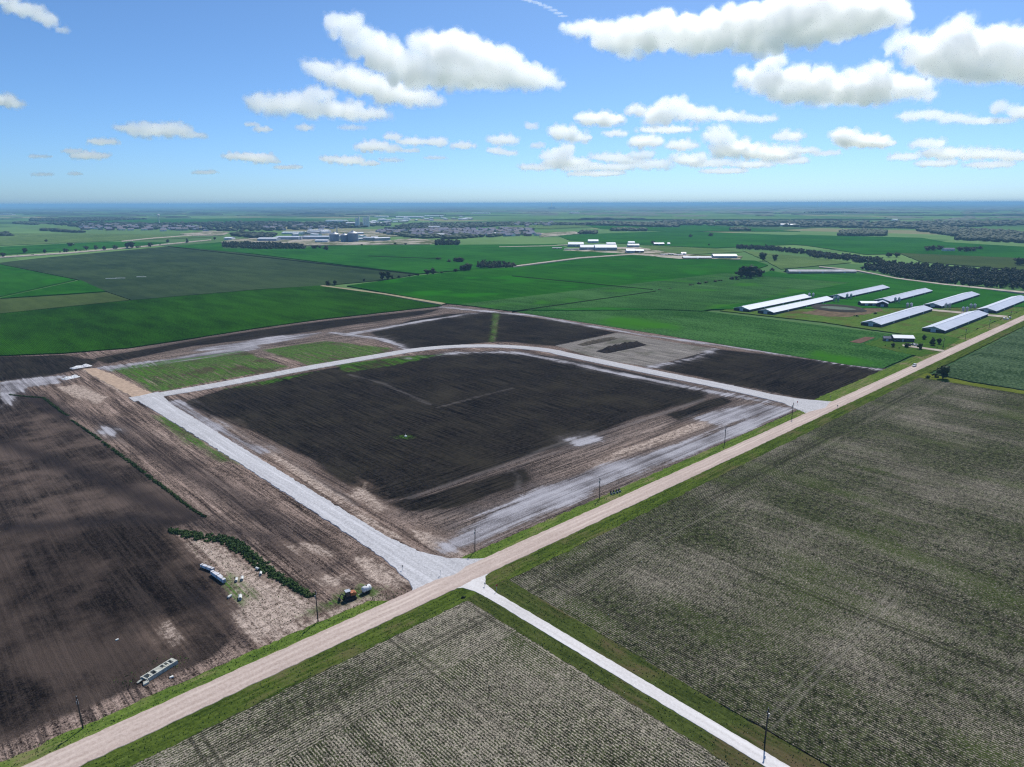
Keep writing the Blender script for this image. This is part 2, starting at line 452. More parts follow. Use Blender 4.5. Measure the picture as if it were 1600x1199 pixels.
field([(546, -700), (546, 120), (552, 146), (2200, 149.5), (2200, -700)], CORN_D, 0.8, 'grey green corn field right of the gravel road', px=False)
field([(-600, 412), (-600, 440), (-200, 429), (0, 409.5), (-200, 424)], SOY_A, 0.4, 'soybean field running out of frame on the left')
# farther fields
for i, (pts, mt, lab) in enumerate([
    ([(0, 399), (235, 383), (262, 379), (170, 378), (0, 386)], CORN_C, 'far green field behind the left farm road'),
    ([(0, 384), (175, 377), (330, 371), (200, 366), (0, 365)], HAY, 'far pale green field below the left town trees'),
    ([(870, 368), (1060, 361), (1330, 372), (1340, 378), (1120, 388), (1020, 384), (890, 376)], CORN_C, 'far green field behind the white farm buildings'),
    ([(1010, 384), (1120, 389), (1160, 394), (1080, 398), (1000, 393)], HAY, 'light grass field beside the long grey sheds'),
    ([(1160, 392), (1270, 403), (1330, 411), (1220, 421), (1205, 413), (1190, 405)], HAY, 'light grass field behind the lone round tree'),
    ([(1250, 367), (1310, 369), (1440, 372), (1480, 379), (1600, 386), (1600, 405), (1420, 397), (1352, 398), (1260, 384), (1130, 375)], CORN_C, 'far green field above the dark wood'),
    ([(1405, 396), (1600, 404), (1600, 423), (1440, 410)], SOY_B, 'pale far field just above the dark wood'),
    ([(1200, 353), (1600, 345), (1600, 352), (1260, 356)], SOY_B, 'pale strip of field near the right skyline'),
    ([(700, 352), (860, 346), (1000, 351), (860, 358)], HAY, 'pale green field beyond the town houses'),
    ([(30, 346), (400, 341), (520, 344), (330, 349), (120, 351)], CORN_C, 'green field beyond the left town trees'),
    ([(900, 350), (1100, 352), (1250, 362), (1050, 362), (940, 358)], CORN_C, 'green field strip below the far woods'),
]):
    field(pts, mt, 0.5 + 0.05 * i, lab, jit=2.0)

# ------------------------------------------------------------------ near bean fields, verges and roads
BEAN = bean_material('bean_rows')
BEAN2 = bean_material('bean_rows_right', 0.13, 0.90)
sheet('bean_field', [(-420, -160), (121.5, -160), (121.5, 150.2), (-420, 150.2)], 0.10, BEAN, 3.0, 0.5, 4.0, 3, 0.8, label='striped young bean field left of the white lane')
sheet('bean_field', [(137.2, -360), (534, -360), (535, 150.2), (137.2, 150.2)], 0.10, BEAN2, 3.0, 0.5, 4.0, 4, 0.8, label='large striped bean field right of the white lane')
VERGE_UP = grass_material('verge_grass', srgb(70, 94, 36), srgb(120, 142, 64), srgb(140, 130, 96), 0, 0.48)
VERGE_LO = grass_material('ditch_grass', srgb(48, 66, 24), srgb(102, 120, 50), srgb(110, 102, 72), 0, 0.47)
VERGE_P = grass_material('lane_grass', srgb(50, 62, 28), srgb(92, 104, 52), srgb(104, 90, 68), 1, 0.52)
X0, X1 = -420.0, 2600.0
def hl(y, a=X0, b=X1): return [(a, y), (b, y)]
strip('verge', hl(165.2, X0, 104), hl(171.0, X0, 99), 0.16, VERGE_UP, 1.5, 0.9, 3.0, 3, label='green verge along the site side of the gravel road, lower left')
strip('verge', hl(165.2, 141, 404), hl(172.0, 136, 400), 0.16, VERGE_UP, 1.5, 0.9, 3.0, 5, label='bright green verge between grey mud and gravel road')
strip('verge', hl(165.2, 425, X1), hl(176.0, 426, X1), 0.16, VERGE_UP, 1.5, 0.9, 3.0, 7, label='green verge along the road past the dark soil')
strip('verge', hl(150.0, X0, 127), hl(158.6, X0, 127), 0.14, VERGE_LO, 1.5, 0.6, 3.0, 9, label='grass ditch between gravel road and left bean field')
strip('verge', hl(149.8, 129.5, X1), hl(158.6, 129.5, X1), 0.14, VERGE_LO, 1.5, 0.6, 3.0, 11, label='grass ditch between gravel road and right bean field')
strip('verge', [(121.0, 151), (121.3, 60), (122.5, -160)], [(126.6, 151), (126.6, 60), (126.8, -160)], 0.15, VERGE_P, 1.5, 0.5, 3.0, 13, label='mown grass strip left of the white lane')
strip('verge', [(130.2, 151), (130.2, 60), (130.4, -160)], [(138.5, 151), (136.6, 60), (137.8, -160)], 0.15, VERGE_P, 1.5, 0.5, 3.0, 15, label='mown grass strip right of the white lane')

strip('verge', [(534.5, -400), (535.5, 151)], [(547, -400), (545, 120), (554, 151)], 0.2, grass_material('headland_grass', srgb(84, 96, 36), srgb(122, 132, 52), srgb(120, 110, 70), 1, 0.4), 1.5, 0.8, 3.0, 17, label='yellow green grass headland between bean field and corn')
ROAD = gravel_material('road_gravel', srgb(184, 164, 152), srgb(220, 202, 191), (-2.0, 0.4, 2.3), 1, 161.9, 4.2, srgb(244, 228, 214))
LANE = gravel_material('lane_gravel', srgb(214, 209, 205), srgb(244, 240, 238), (-0.9, 0.9), 0, 128.5, 2.0, srgb(252, 250, 248))
SITE_ROAD = gravel_material('crushed_rock', srgb(172, 171, 173), srgb(230, 229, 231), (-2.5, 2.0), 0, 122.0, 5.0, srgb(244, 243, 246))
SITE_ROAD2 = gravel_material('crushed_rock_bend', srgb(170, 169, 170), srgb(228, 226, 227), None, 0, 0, 5.0)
strip('gravel_road', hl(157.6), hl(166.2), 0.26, ROAD, 1.5, 0.35, 2.5, 21, crown=0.10, label='straight pinkish gravel road crossing the picture')
# lane with flared mouth, running in under the road
strip('gravel_lane', [(120.0, 160.0), (121.5, 158.2), (124.6, 156.4), (126.0, 152.0), (126.4, 145), (126.5, 60), (126.7, -160)],
      [(140.5, 160.0), (138.5, 158.4), (134.2, 156.6), (131.4, 153.4), (130.4, 147), (130.4, 60), (130.6, -160)], 0.22, LANE, 1.0, 0.18, 2.0, 23, crown=0.05, label='narrow white gravel lane leading off the road')
# loop road of the site: straight leg with flared mouth, then a rounded bend
strip('site_road', [(109, 163), (112.2, 167), (114.4, 172), (116.2, 186), (116.9, 208), (117.2, 300), (116.4, 380), (115.2, 440), (114.5, 468), (113.0, 478)],
      [(147, 163), (140.5, 167), (133.0, 175), (128.4, 186), (126.4, 205), (126.8, 300), (127.2, 400), (127.2, 446), (128.2, 456), (131, 482)], 0.20, SITE_ROAD, 1.5, 0.6, 3.0, 25, crown=0.10, label='pale grey crushed rock site road, straight left leg')
def bend(off):
    P = [(112, 474 + off * 0.9), (167, 473 + off), (240, 477.5 + off), (318, 477 + off)]
    cx, cyy, r = 318.0, 381.0, 96.0 + off
    for a in range(85, 0, -10): P.append((cx + (r + 0 * a) * math.cos(R(a)), cyy + r * math.sin(R(a))))
    P += [(412 + off, 380), (412 + off, 300), (413 + off, 230), (411.5 + off, 200)]
    if off < 0: P += [(410 + off, 186), (405.5 + off, 178), (400 + off, 168), (397 + off, 163)]
    else: P += [(413 + off, 186), (416 + off, 178), (421 + off, 168), (425 + off, 163)]
    return P
strip('site_road', bend(-6.3), bend(6.3), 0.235, SITE_ROAD2, 1.5, 0.5, 3.0, 27, crown=0.10, label='pale grey crushed rock site road, long rounded loop')

SAND = flat('sandy_track', srgb(196, 172, 150)[:3], 0.95, 0.0, 0.0, 0.2, 0.4)
strip('dirt_track', GP([(128, 577), (160, 596), (196, 614), (214, 626)]), GP([(152, 576), (186, 590), (222, 608), (246, 620)]), 0.16, SAND, 2.0, 1.6, 5.0, 41, label='sandy track running on past the corner of the site road')

# ------------------------------------------------------------------ bare soil of the site: one fine sheet with mapped soil kinds
SX0, SX1, SY0, SY1, ST = -420.0, 552.0, 166.0, 716.0, 2.0
gx = np.arange(SX0, SX1 + ST, ST); gy = np.arange(SY0, SY1 + ST, ST)
GX, GY = np.meshgrid(gx, gy); PX, PY = GX.ravel(), GY.ravel()
def sdist(poly):
    """signed distance in metres, positive inside"""
    n = len(poly); d = np.full(PX.shape, 1e9); ins = np.zeros(PX.shape, bool)
    for i in range(n):
        ax, ay = poly[i]; bx, by = poly[(i + 1) % n]; ex, ey = bx - ax, by - ay
        t = np.clip(((PX - ax) * ex + (PY - ay) * ey) / (ex * ex + ey * ey + 1e-9), 0, 1)
        d = np.minimum(d, np.hypot(PX - ax - t * ex, PY - ay - t * ey))
        c = ((ay > PY) != (by > PY))
        with np.errstate(divide='ignore', invalid='ignore'):
            ins ^= c & (PX < ex * (PY - ay) / (by - ay + 1e-12) + ax)
    return np.where(ins, d, -d)
def line_d(pts, w):
    """positive within w metres of a line"""
    d = np.full(PX.shape, 1e9)
    for i in range(len(pts) - 1):
        ax, ay = pts[i]; bx, by = pts[i + 1]; ex, ey = bx - ax, by - ay
        t = np.clip(((PX - ax) * ex + (PY - ay) * ey) / (ex * ex + ey * ey + 1e-9), 0, 1)
        d = np.minimum(d, np.hypot(PX - ax - t * ex, PY - ay - t * ey))
    return w - d
def soil(polys, lines=()):
    d = np.full(PX.shape, -60.0)
    for p in polys: d = np.maximum(d, sdist(GP(p)))
    for p, w in lines: d = np.maximum(d, line_d(GP(p), w))
    return np.clip(d, -60, 60).astype(np.float32)
S = {}
S['dark'] = soil([
    [(285, 630), (345, 610), (450, 588), (560, 567), (660, 555), (760, 549), (850, 555), (950, 574), (1050, 595), (1112, 612), (1095, 624), (1000, 652), (900, 690), (800, 720), (700, 756), (640, 778), (600, 783), (560, 766), (480, 716), (400, 676), (330, 650)],
    [(580, 520), (640, 501), (700, 491), (773, 488), (767, 534), (700, 541), (640, 547), (600, 531)],
    [(780, 489), (880, 503), (963, 520), (870, 541), (800, 535), (773, 534)],
    [(1115, 545), (1400, 577), (1303, 629), (1250, 622), (1170, 605), (1018, 574)],
    [(-500, 640), (-500, 575), (0, 558), (100, 555), (150, 563), (140, 575), (60, 590), (0, 596)],
    [(150, 560), (300, 533), (400, 517), (500, 503), (600, 492), (690, 482), (660, 492), (560, 506), (420, 528), (300, 541), (170, 568)],
    [(1040, 648), (1090, 632), (1128, 620), (1150, 628), (1110, 640), (1060, 656)],
    [(600, 786), (680, 770), (760, 745), (820, 730), (830, 750), (780, 770), (720, 790), (640, 800)],
])
S['plow'] = soil([[(-500, 640), (0, 612), (15, 617), (78, 622), (112, 655), (200, 715), (322, 809), (262, 826), (300, 858), (345, 905), (372, 955), (365, 1000), (330, 1030), (240, 1065), (100, 1120), (0, 1165), (-500, 1400)]])
S['low'] = soil([[(-500, 850), (0, 832), (120, 825), (230, 818), (262, 828), (300, 858), (345, 905), (372, 955), (330, 1030), (200, 1075), (0, 1150), (-500, 1380)]])
S['wet'] = soil([], [([(-200, 660), (0, 690), (90, 722), (170, 755), (240, 785), (320, 815)], 4.0), ([(-200, 845), (0, 826), (120, 818), (200, 810), (300, 818), (420, 840)], 4.0),
                     ([(100, 640), (170, 665), (260, 720), (400, 800), (470, 850)], 4.0), ([(190, 655), (300, 730), (420, 800), (520, 860)], 2.6), ([(430, 850), (500, 895), (530, 880), (600, 850)], 2.2),
                     ([(0, 600), (60, 625), (110, 650)], 6.0), ([(300, 930), (370, 955), (380, 1000)], 3.0), ([(560, 905), (500, 910), (450, 930)], 2.0)])
S['tan'] = soil([
    [(275, 833), (330, 845), (385, 880), (440, 915), (492, 938), (500, 950), (450, 985), (395, 1010), (370, 985), (372, 950), (345, 905), (300, 860)],
    [(540, 872), (575, 862), (620, 890), (640, 912), (600, 918), (560, 905)], [(455, 850), (500, 848), (535, 862), (520, 875), (480, 866)],
    [(648, 832), (690, 840), (745, 868), (720, 874), (680, 862), (650, 846)],
    [(125, 578), (150, 576), (245, 618), (215, 624), (170, 606)], [(570, 755), (606, 795), (590, 800), (540, 775)], [(490, 905), (540, 895), (560, 905), (520, 915)],
    [(395, 990), (470, 975), (520, 955), (580, 925), (600, 930), (500, 975), (420, 1012)],
    [(250, 985), (262, 975), (280, 1000), (268, 1010)], [(85, 606), (120, 600), (170, 620), (150, 632)],
    [(740, 838), (800, 806), (880, 770), (820, 812), (770, 838)], [(880, 745), (960, 705), (1060, 672), (1120, 648), (1130, 655), (1040, 690), (940, 730)]],
    [([(330, 655), (420, 705), (520, 775), (610, 840)], 2.2)])
S['path'] = soil([], [([(545, 585), (600, 600), (672, 632)], 1.3), ([(684, 637), (740, 622), (800, 607)], 0.9), ([(640, 778), (700, 758), (760, 738), (820, 716), (850, 702), (930, 678), (1020, 652), (1100, 624)], 1.6), ([(800, 735), (812, 745), (808, 765)], 0.8), ([(790, 740), (840, 715), (880, 705)], 0.8), ([(330, 650), (430, 705), (560, 790)], 1.0)])
S['stub'] = soil([[(868, 540), (965, 520), (1118, 546), (1016, 574), (940, 562)]])
S['mud'] = soil([
    [(690, 862), (745, 815), (800, 790), (850, 762), (920, 735), (1000, 712), (1060, 698), (1130, 672), (1190, 648), (1235, 638), (1225, 648), (1150, 680), (1060, 716), (960, 750), (870, 790), (800, 822), (740, 850)],
    [(1085, 652), (1140, 640), (1180, 630), (1232, 638), (1190, 650), (1120, 662)], [(0, 640), (0, 598), (40, 592), (95, 588), (90, 598), (40, 606)],
    [(150, 575), (250, 563), (400, 538), (405, 545), (260, 568), (170, 580)], [(300, 548), (420, 527), (500, 520), (480, 527), (360, 545)],
    [(160, 668), (182, 672), (178, 678), (160, 676)], [(893, 688), (925, 682), (936, 688), (905, 695)]],
    [([(540, 523), (600, 513), (660, 502), (740, 490)], 2.6), ([(270, 628), (300, 645), (360, 680), (410, 705)], 2.0),
     ([(880, 565), (1000, 590), (1130, 616), (1200, 628)], 2.0), ([(640, 560), (720, 551), (800, 551), (870, 562)], 1.4), ([(520, 520), (600, 530), (640, 547)], 1.6), ([(690, 480), (830, 493), (1000, 523), (1200, 550), (1390, 580)], 2.2),
     ([(1016, 574), (1090, 558), (1118, 546)], 1.6)])
S['green'] = soil([
    [(172, 577), (260, 563), (376, 548), (452, 573), (400, 584), (262, 610), (236, 613)], [(408, 547), (510, 533), (612, 544), (598, 552), (484, 571)],
    [(771, 489), (780, 490), (773, 534), (765, 534)], [(236, 648), (262, 652), (310, 684), (372, 726), (345, 720), (290, 690)],
    [(520, 570), (640, 556), (700, 553), (620, 570), (540, 582)], [(350, 608), (430, 592), (500, 580), (420, 600)], [(615, 682), (632, 679), (650, 681), (640, 686), (622, 686)],
    [(960, 770), (1000, 752), (1010, 758), (970, 778)], [(560, 915), (600, 920), (585, 930), (540, 940), (500, 955), (470, 965), (480, 955)],
    [(330, 900), (360, 898), (400, 930), (380, 945), (350, 925)], [(930, 786), (950, 775), (960, 785), (935, 795)]])
q_ = np.stack([PX / 22.0, PY / 22.0, np.full(PX.shape, 0.3)], 1)
zz = perlin(q_ + 50) * 0.12 + perlin(q_ * 4.3 + 70) * 0.08
V = np.stack([PX, PY, zz - 0.02], 1)
nx, ny = len(gx), len(gy)
I = np.arange(nx * ny).reshape(ny, nx)
F = np.stack([I[:-1, :-1].ravel(), I[:-1, 1:].ravel(), I[1:, 1:].ravel(), I[1:, :-1].ravel()], 1)
# keep the sheet to the bare ground
keep = (sdist([(-420, 166), (548, 166), (548, 560), (538, 676), (505, 668), (428, 674), (351, 680), (278, 674), (213, 662), (158, 655), (112, 669), (72, 694), (-60, 730), (-420, 730)]) > -4.0)
F = F[keep[F].all(1)]
m = Mat('site_soil')
sx_ = m.attr('streak')       # 1 where machines worked along x
def both(a, b, d=4, off=(0, 0, 0), r=0.62):
    u = m.noise(m.vec(a, b, 1, off=off), d, r); w = m.noise(m.vec(b, a, 1, off=off), d, r)
    return m.math('ADD', m.math('MULTIPLY', u, sx_), m.math('MULTIPLY', w, m.math('SUBTRACT', 1.0, sx_)))
stA = both(0.012, 0.30); stB = both(0.03, 0.9, 3, (7, 3, 0)); cl = m.noise(m.vec(0.5, 0.5, 1), 4, 0.72); bl = m.noise(m.vec(0.028, 0.028, 1), 5, 0.62)
fin = m.noise(m.vec(1.7, 1.7, 1), 3, 0.8)
edge = m.math('ADD', m.math('MULTIPLY', m.math('SUBTRACT', stA, 0.5), 16.0), m.math('ADD', m.math('MULTIPLY', m.math('SUBTRACT', cl, 0.5), 6.0), m.math('MULTIPLY', m.math('SUBTRACT', bl, 0.5), 12.0)))
def mask(name, k=1.0, w=1.2, bias=0.0):
    return m.rng(m.math('ADD', m.math('ADD', m.attr(name), bias), m.math('MULTIPLY', edge, k)), -w, w)
tex = m.math('ADD', m.math('MULTIPLY', stA, 0.40), m.math('ADD', m.math('MULTIPLY', stB, 0.40), m.math('ADD', m.math('MULTIPLY', cl, 0.35), m.math('MULTIPLY', m.math('SUBTRACT', fin, 0.5), 0.7))))
brown = m.mix(m.rng(tex, 0.44, 0.72), srgb(46, 39, 35), srgb(184, 161, 147))
brown = m.mix(m.rng(m.math('ADD', m.math('MULTIPLY', stA, 0.7), m.math('MULTIPLY', cl, 0.4)), 0.60, 0.72, 0, 0.85), brown, srgb(206, 184, 170))
brown = m.mix(m.rng(bl, 0.50, 0.68, 0, 0.5), brown, srgb(54, 46, 42))
plow = m.mix(m.rng(tex, 0.44, 0.74), srgb(30, 26, 25), srgb(88, 78, 72))
plow = m.mix(m.rng(bl, 0.40, 0.62, 0, 0.65), plow, srgb(126, 110, 100))
furrow = m.math('SINE', m.math('ADD', m.math('MULTIPLY', m.sep()[0], 3.4), m.math('MULTIPLY', bl, 10.0)))
plow = m.mix(m.rng(furrow, 0.2, 1.0, 0, 0.12), plow, srgb(34, 31, 31))
drk = m.mix(m.rng(m.math('ADD', m.math('MULTIPLY', stB, 0.5), m.math('MULTIPLY', cl, 0.5)), 0.38, 0.66), srgb(20, 18, 17), srgb(66, 61, 56))
drk = m.mix(m.math('MULTIPLY', m.rng(bl, 0.36, 0.78, 0, 0.9), m.rng(stB, 0.3, 0.6, 0.3, 1.0)), drk, srgb(70, 65, 54))
drk = m.mix(m.rng(m.math('ADD', m.math('MULTIPLY', stA, 0.6), m.math('MULTIPLY', fin, 0.5)), 0.70, 0.86, 0, 0.5), drk, srgb(104, 98, 92))
tan = m.mix(m.rng(m.math('ADD', m.math('MULTIPLY', fin, 0.5), m.math('MULTIPLY', cl, 0.5)), 0.36, 0.60), srgb(88, 72, 62), srgb(230, 210, 194))
mud = m.mix(m.rng(m.math('ADD', m.math('MULTIPLY', stA, 0.4), m.math('ADD', m.math('MULTIPLY', bl, 0.35), m.math('MULTIPLY', fin, 0.25))), 0.40, 0.60), srgb(108, 104, 106), srgb(204, 202, 208))
grn = m.mix(m.rng(m.math('ADD', m.math('MULTIPLY', cl, 0.6), m.math('MULTIPLY', stB, 0.5)), 0.40, 0.72), srgb(46, 82, 20), srgb(88, 134, 44))
grn = m.mix(m.rng(m.math('ADD', m.math('MULTIPLY', bl, 0.6), m.math('MULTIPLY', stA, 0.4)), 0.50, 0.60, 0, 0.85), grn, srgb(78, 68, 54))
stub = m.mix(m.rng(m.math('ADD', m.math('MULTIPLY', fin, 0.5), m.math('MULTIPLY', stB, 0.5)), 0.36, 0.64), srgb(78, 74, 70), srgb(178, 172, 164))
stub = m.mix(m.rng(bl, 0.50, 0.66, 0, 0.6), stub, srgb(82, 84, 62))
ruts = m.math('MULTIPLY', m.math('MAXIMUM', m.rng(both(0.006, 1.3, 2, (3, 3, 0)), 0.58, 0.68), m.rng(both(0.010, 0.55, 2, (13, 3, 0)), 0.60, 0.66)), 0.7)
brown = m.mix(m.math('MULTIPLY', sx_, 0.45), brown, m.mix(m.rng(tex, 0.44, 0.72), srgb(46, 43, 41), srgb(142, 134, 128)))
c = m.mix(ruts, brown, srgb(48, 43, 43))
plow = m.mix(m.math('MULTIPLY', mask('low', 0.8, 6.0), 0.75), plow, m.scale(plow, 0.52))
c = m.mix(mask('plow', 0.25, 1.5), c, plow)
c = m.mix(m.math('MULTIPLY', mask('wet', 0.6, 5.0), 0.75), c, srgb(48, 44, 45))
c = m.mix(m.math('MULTIPLY', mask('dark', 1.1, 7.0, 4.0), 0.55), c, srgb(60, 55, 54))
c = m.mix(mask('dark', 0.6, 1.4), c, drk)
c = m.mix(m.math('MULTIPLY', mask('tan', 1.6, 6.0, 2.0), 0.45), c, srgb(142, 122, 108))
c = m.mix(m.math('MULTIPLY', mask('tan', 1.0, 2.4, -1.2), 0.85), c, tan)
c = m.mix(m.math('MULTIPLY', mask('stub', 0.35, 1.2), 0.95), c, stub)
c = m.mix(m.math('MULTIPLY', mask('mud', 2.0, 7.0, 3.0), 0.50), c, srgb(116, 110, 110))
c = m.mix(m.math('MULTIPLY', mask('mud', 1.05, 2.2, 0.7), 0.9), c, mud)
c = m.mix(m.math('MULTIPLY', mask('path', 0.35, 1.4, 0.0), 0.34), c, srgb(132, 126, 124))
c = m.mix(m.math('MULTIPLY', mask('green', 1.0, 2.2, -0.4), m.rng(stB, 0.34, 0.58, 0.25, 0.95)), c, grn)
m.color(c)
m.bump(m.math('ADD', m.math('MULTIPLY', stB, 0.6), m.math('MULTIPLY', fin, 0.8)), 1.0, 0.5)
m.b.inputs['Roughness'].default_value = 0.9
site = np_mesh('site_soil', V, F, m.m, smooth=True)
tag(site, 'bare brown and dark soil of the building site', kind='structure')
S['streak'] = np.clip((270 - PY) / 40, 0, 1) * np.clip((PX - 132) / 20, 0, 1)
S['streak'] = np.maximum(S['streak'], np.clip((PY - 520) / 40, 0, 1) * np.clip((PX - 140) / 40, 0, 1)).astype(np.float32)
for k, a in S.items():
    at = site.data.attributes.new(k, 'FLOAT', 'POINT')
    arr = np.zeros(len(site.data.vertices), np.float32); arr[:] = a[:len(arr)]
    at.data.foreach_set('value', arr)

# ------------------------------------------------------------------ young bean plants, real leaves in the near rows
rg = np.random.default_rng(21)
def rows(x0, x1, y0, y1, along_y):
    p = 0.76; a0, a1 = (x0, x1) if along_y else (y0, y1); b0, b1 = (y0, y1) if along_y else (x0, x1)
    k = np.arange(math.ceil((a0 - 0.19) / p), math.floor((a1 - 0.19) / p)) * p + 0.19; t = np.arange(b0, b1, 0.42)
    A, B = np.meshgrid(k, t); A = A.ravel() + rg.normal(scale=0.05, size=A.size); B = B.ravel() + rg.uniform(-0.2, 0.2, A.size)
    return np.stack([A, B], 1) if along_y else np.stack([B, A], 1)
Q = np.concatenate([rows(-80, 121, -10, 127.4, True), rows(-80, 121, 128, 149.6, False), rows(138, 300, -40, 127.4, True), rows(138, 300, 128, 149.6, False)])
fwd = np.array([_syw * _cp, _cyw * _cp, -_sp]); rtv = np.array([_cyw, -_syw, 0.0]); upv = np.cross(rtv, fwd)
D3 = np.concatenate([Q, np.full((len(Q), 1), 0.2)], 1) - np.array([0, 0, CAM_H]); zc = D3 @ fwd; dist = np.linalg.norm(D3, axis=1)
vis = (np.abs(D3 @ rtv) < zc * 0.80) & (np.abs(D3 @ upv) < zc * 0.62) & (zc > 0)
Q3 = np.concatenate([Q / 24.0, np.zeros((len(Q), 1))], 1)
stand = 0.5 + perlin(Q3 + 9.3) * 0.5 + perlin(Q3 * np.array([3.1, 0.4, 1]) + 3.1) * 0.5
Q = Q[vis & (rg.uniform(size=len(Q)) < np.clip(stand, 0.06, 0.95) * np.clip((330 - dist) / 130, 0, 1) * 0.85)]
BEANLEAF = Mat('bean_leaf', 0.7, 0.1); n_ = BEANLEAF.noise(BEANLEAF.vec(0.8), 2); BEANLEAF.color(BEANLEAF.mix(BEANLEAF.rng(n_, 0.3, 0.7), srgb(52, 62, 34), srgb(98, 110, 62)))
C = np.repeat(np.concatenate([Q, np.full((len(Q), 1), 0.20)], 1), 2, axis=0) + rg.normal(scale=0.07, size=(len(Q) * 2, 3)) * np.array([1, 1, 0.6])
N = rg.normal(size=C.shape) * np.array([0.8, 0.8, 0.5]) + np.array([0, 0, 0.7]); N /= np.linalg.norm(N, axis=1, keepdims=True)
v, f = leaf_quads(C, N, 0.13, rg)
print('bean plants', len(Q))
tag(np_mesh('bean_plants', v, f, BEANLEAF.m), 'young bean plants in the near rows either side of the white lane', kind='stuff')
# ------------------------------------------------------------------ fair weather clouds, real volumes of droplets at their own height
CLOUD_M = {}
def cloud_material(s, thin):
    """optical thickness follows the size of the puffs, so far big clouds are as dense as near small ones"""
    key = (round(math.log(s) * 3), thin)
    if key not in CLOUD_M:
        m = bpy.data.materials.new('cloud_vapour'); m.use_nodes = True; n = m.node_tree; n.nodes.clear()
        o = n.nodes.new('ShaderNodeOutputMaterial'); v = n.nodes.new('ShaderNodeVolumeScatter')
        v.inputs['Color'].default_value = (1, 1, 1, 1); v.inputs['Density'].default_value = CLOUD_TAU * thin / math.exp(key[0] / 3)
        v.inputs['Anisotropy'].default_value = CLOUD_G; n.links.new(v.outputs[0], o.inputs['Volume']); CLOUD_M[key] = m
    return CLOUD_M[key]
CLOUD_TAU, CLOUD_G = 0.115, 0.80
def cloud(lobes, label, group=None, thin=1.0, alt=1300.0, vox=2.0, grow=1.0):
    lobes = [(x, y, rx * 1.10 * grow, ry * (1.10 + 0.12 * grow) * grow) for (x, y, rx, ry) in lobes]
    rg = random.Random(len(lobes) * 31 + int(lobes[0][0]))
    xs = [l[0] for l in lobes]; yb = max(l[1] + l[3] for l in lobes); xc = (min(xs) + max(xs)) / 2
    d = ray(xc, yb); t = (alt - CAM_H) / d.z; c = d * t
    rt = Vector((_cyw, -_syw, 0)); fw = Vector((_syw, _cyw, 0)); s = d.dot(Vector((_syw * _cp, _cyw * _cp, -_sp))) * t / FPX
    Vs, Fs, k = [], [], 0
    bv, bf = ico(2); bl, bg_ = ico(1)
    def ball(v, f, r, q):
        nonlocal k
        Vs.append(v * np.array(r) + np.array(q)); Fs.append(f + k); k += len(v)
    for (x, y, rx, ry) in lobes:
        ball(bv, bf, (rx * 0.80, (rx + ry) * 0.32, max(ry * 0.42, vox * 1.1)), (x - xc, 0, yb - y))
        for i in range(max(7, int(5 + 5.0 * rx / ry + rx * ry / 60))):
            while True:
                u = Vector((rg.uniform(-1, 1), rg.uniform(-1, 1), rg.uniform(-1, 1)))
                if u.length < 1: break
            r = ry * rg.uniform(0.22, 0.52)
            ball(bl, bg_, (r, r, r), (x - xc + u.x * rx * 0.9, u.y * (rx + ry) * 0.4, yb - y + u.z * max(ry - r, 0.1 * ry)))
    to = np_mesh('tmp', np.concatenate(Vs), np.concatenate(Fs), []); me = to.data; bpy.data.objects.remove(to)
    o = bpy.data.objects.new('tmp', me); COL.objects.link(o)
    md = o.modifiers.new('r', 'REMESH'); md.mode = 'VOXEL'; md.voxel_size = vox
    src = bpy.data.meshes.new_from_object(o.evaluated_get(bpy.context.evaluated_depsgraph_get())); bpy.data.objects.remove(o)
    N = len(src.vertices); co = np.empty(N * 3, np.float32); src.vertices.foreach_get('co', co); co = co.reshape(-1, 3)
    no = np.empty(N * 3, np.float32); src.vertex_normals.foreach_get('vector', no); no = no.reshape(-1, 3)
    q = co.astype(np.float64) + np.array([xc * 0.37, 0, yb]); ymin = min(l[3] for l in lobes); am = min(1.0, 0.03 + ymin / 15)
    root = empty('cumulus_cloud', c + Vector((0, 0, CAM_H)))
    shells = (('cloud_core', -2.2, 1.0, 0.50, 0.0), ('cloud_body', 0.3, 1.3, 0.36, 3.1), ('cloud_veil', 1.6, 2.2, 0.10, 7.7)) if vox > 1.6 else (('cloud_core', -1.2, 0.9, 0.75, 0.0), ('cloud_veil', 1.6, 1.3, 0.25, 7.7))
    for name, off, k1, share, sh in shells:
        p = q + sh
        disp = (0.22 - abs(perlin(p / 15.0))) * 11.0 + (0.22 - abs(perlin(p / 7.0))) * 8.0 + (0.2 - abs(perlin(p / 3.2))) * 5.2 + (0.2 - abs(perlin(p / 1.7))) * 2.8
        out = co + no * ((disp * k1 + off) * am)[:, None]
        low = 2.0
        out[:, 2] = np.where(out[:, 2] < low, low + (out[:, 2] - low) * 0.25, out[:, 2])      # flat base
        W = out[:, 0:1] * np.array(rt) + out[:, 1:2] * np.array(fw) + out[:, 2:3] * np.array((0, 0, 1.0))
        me2 = src.copy(); me2.name = name
        me2.vertices.foreach_set('co', (W * s).astype(np.float32).ravel())
        me2.materials.clear(); me2.materials.append(cloud_material(s, thin * share)); me2.update()
        link(bpy.data.objects.new(name, me2), root)
    return tag(root, label, 'cloud', group)
cg = 'small cumulus puffs'
ORDN = ['first', 'second', 'third', 'fourth', 'fifth', 'sixth', 'seventh', 'eighth', 'ninth', 'tenth', 'eleventh', 'twelfth', 'thirteenth', 'fourteenth', 'fifteenth', 'sixteenth', 'seventeenth', 'eighteenth', 'nineteenth', 'twentieth']
cloud([(15, 5, 22, 10), (45, 18, 25, 12), (75, 32, 20, 10), (100, 48, 10, 5)], 'slanting white cloud in the top left corner', thin=1.2, grow=1.15)
cloud([(0, 158, 24, 12), (28, 164, 12, 6)], 'white cloud cut by the left edge', grow=1.2, thin=1.2)
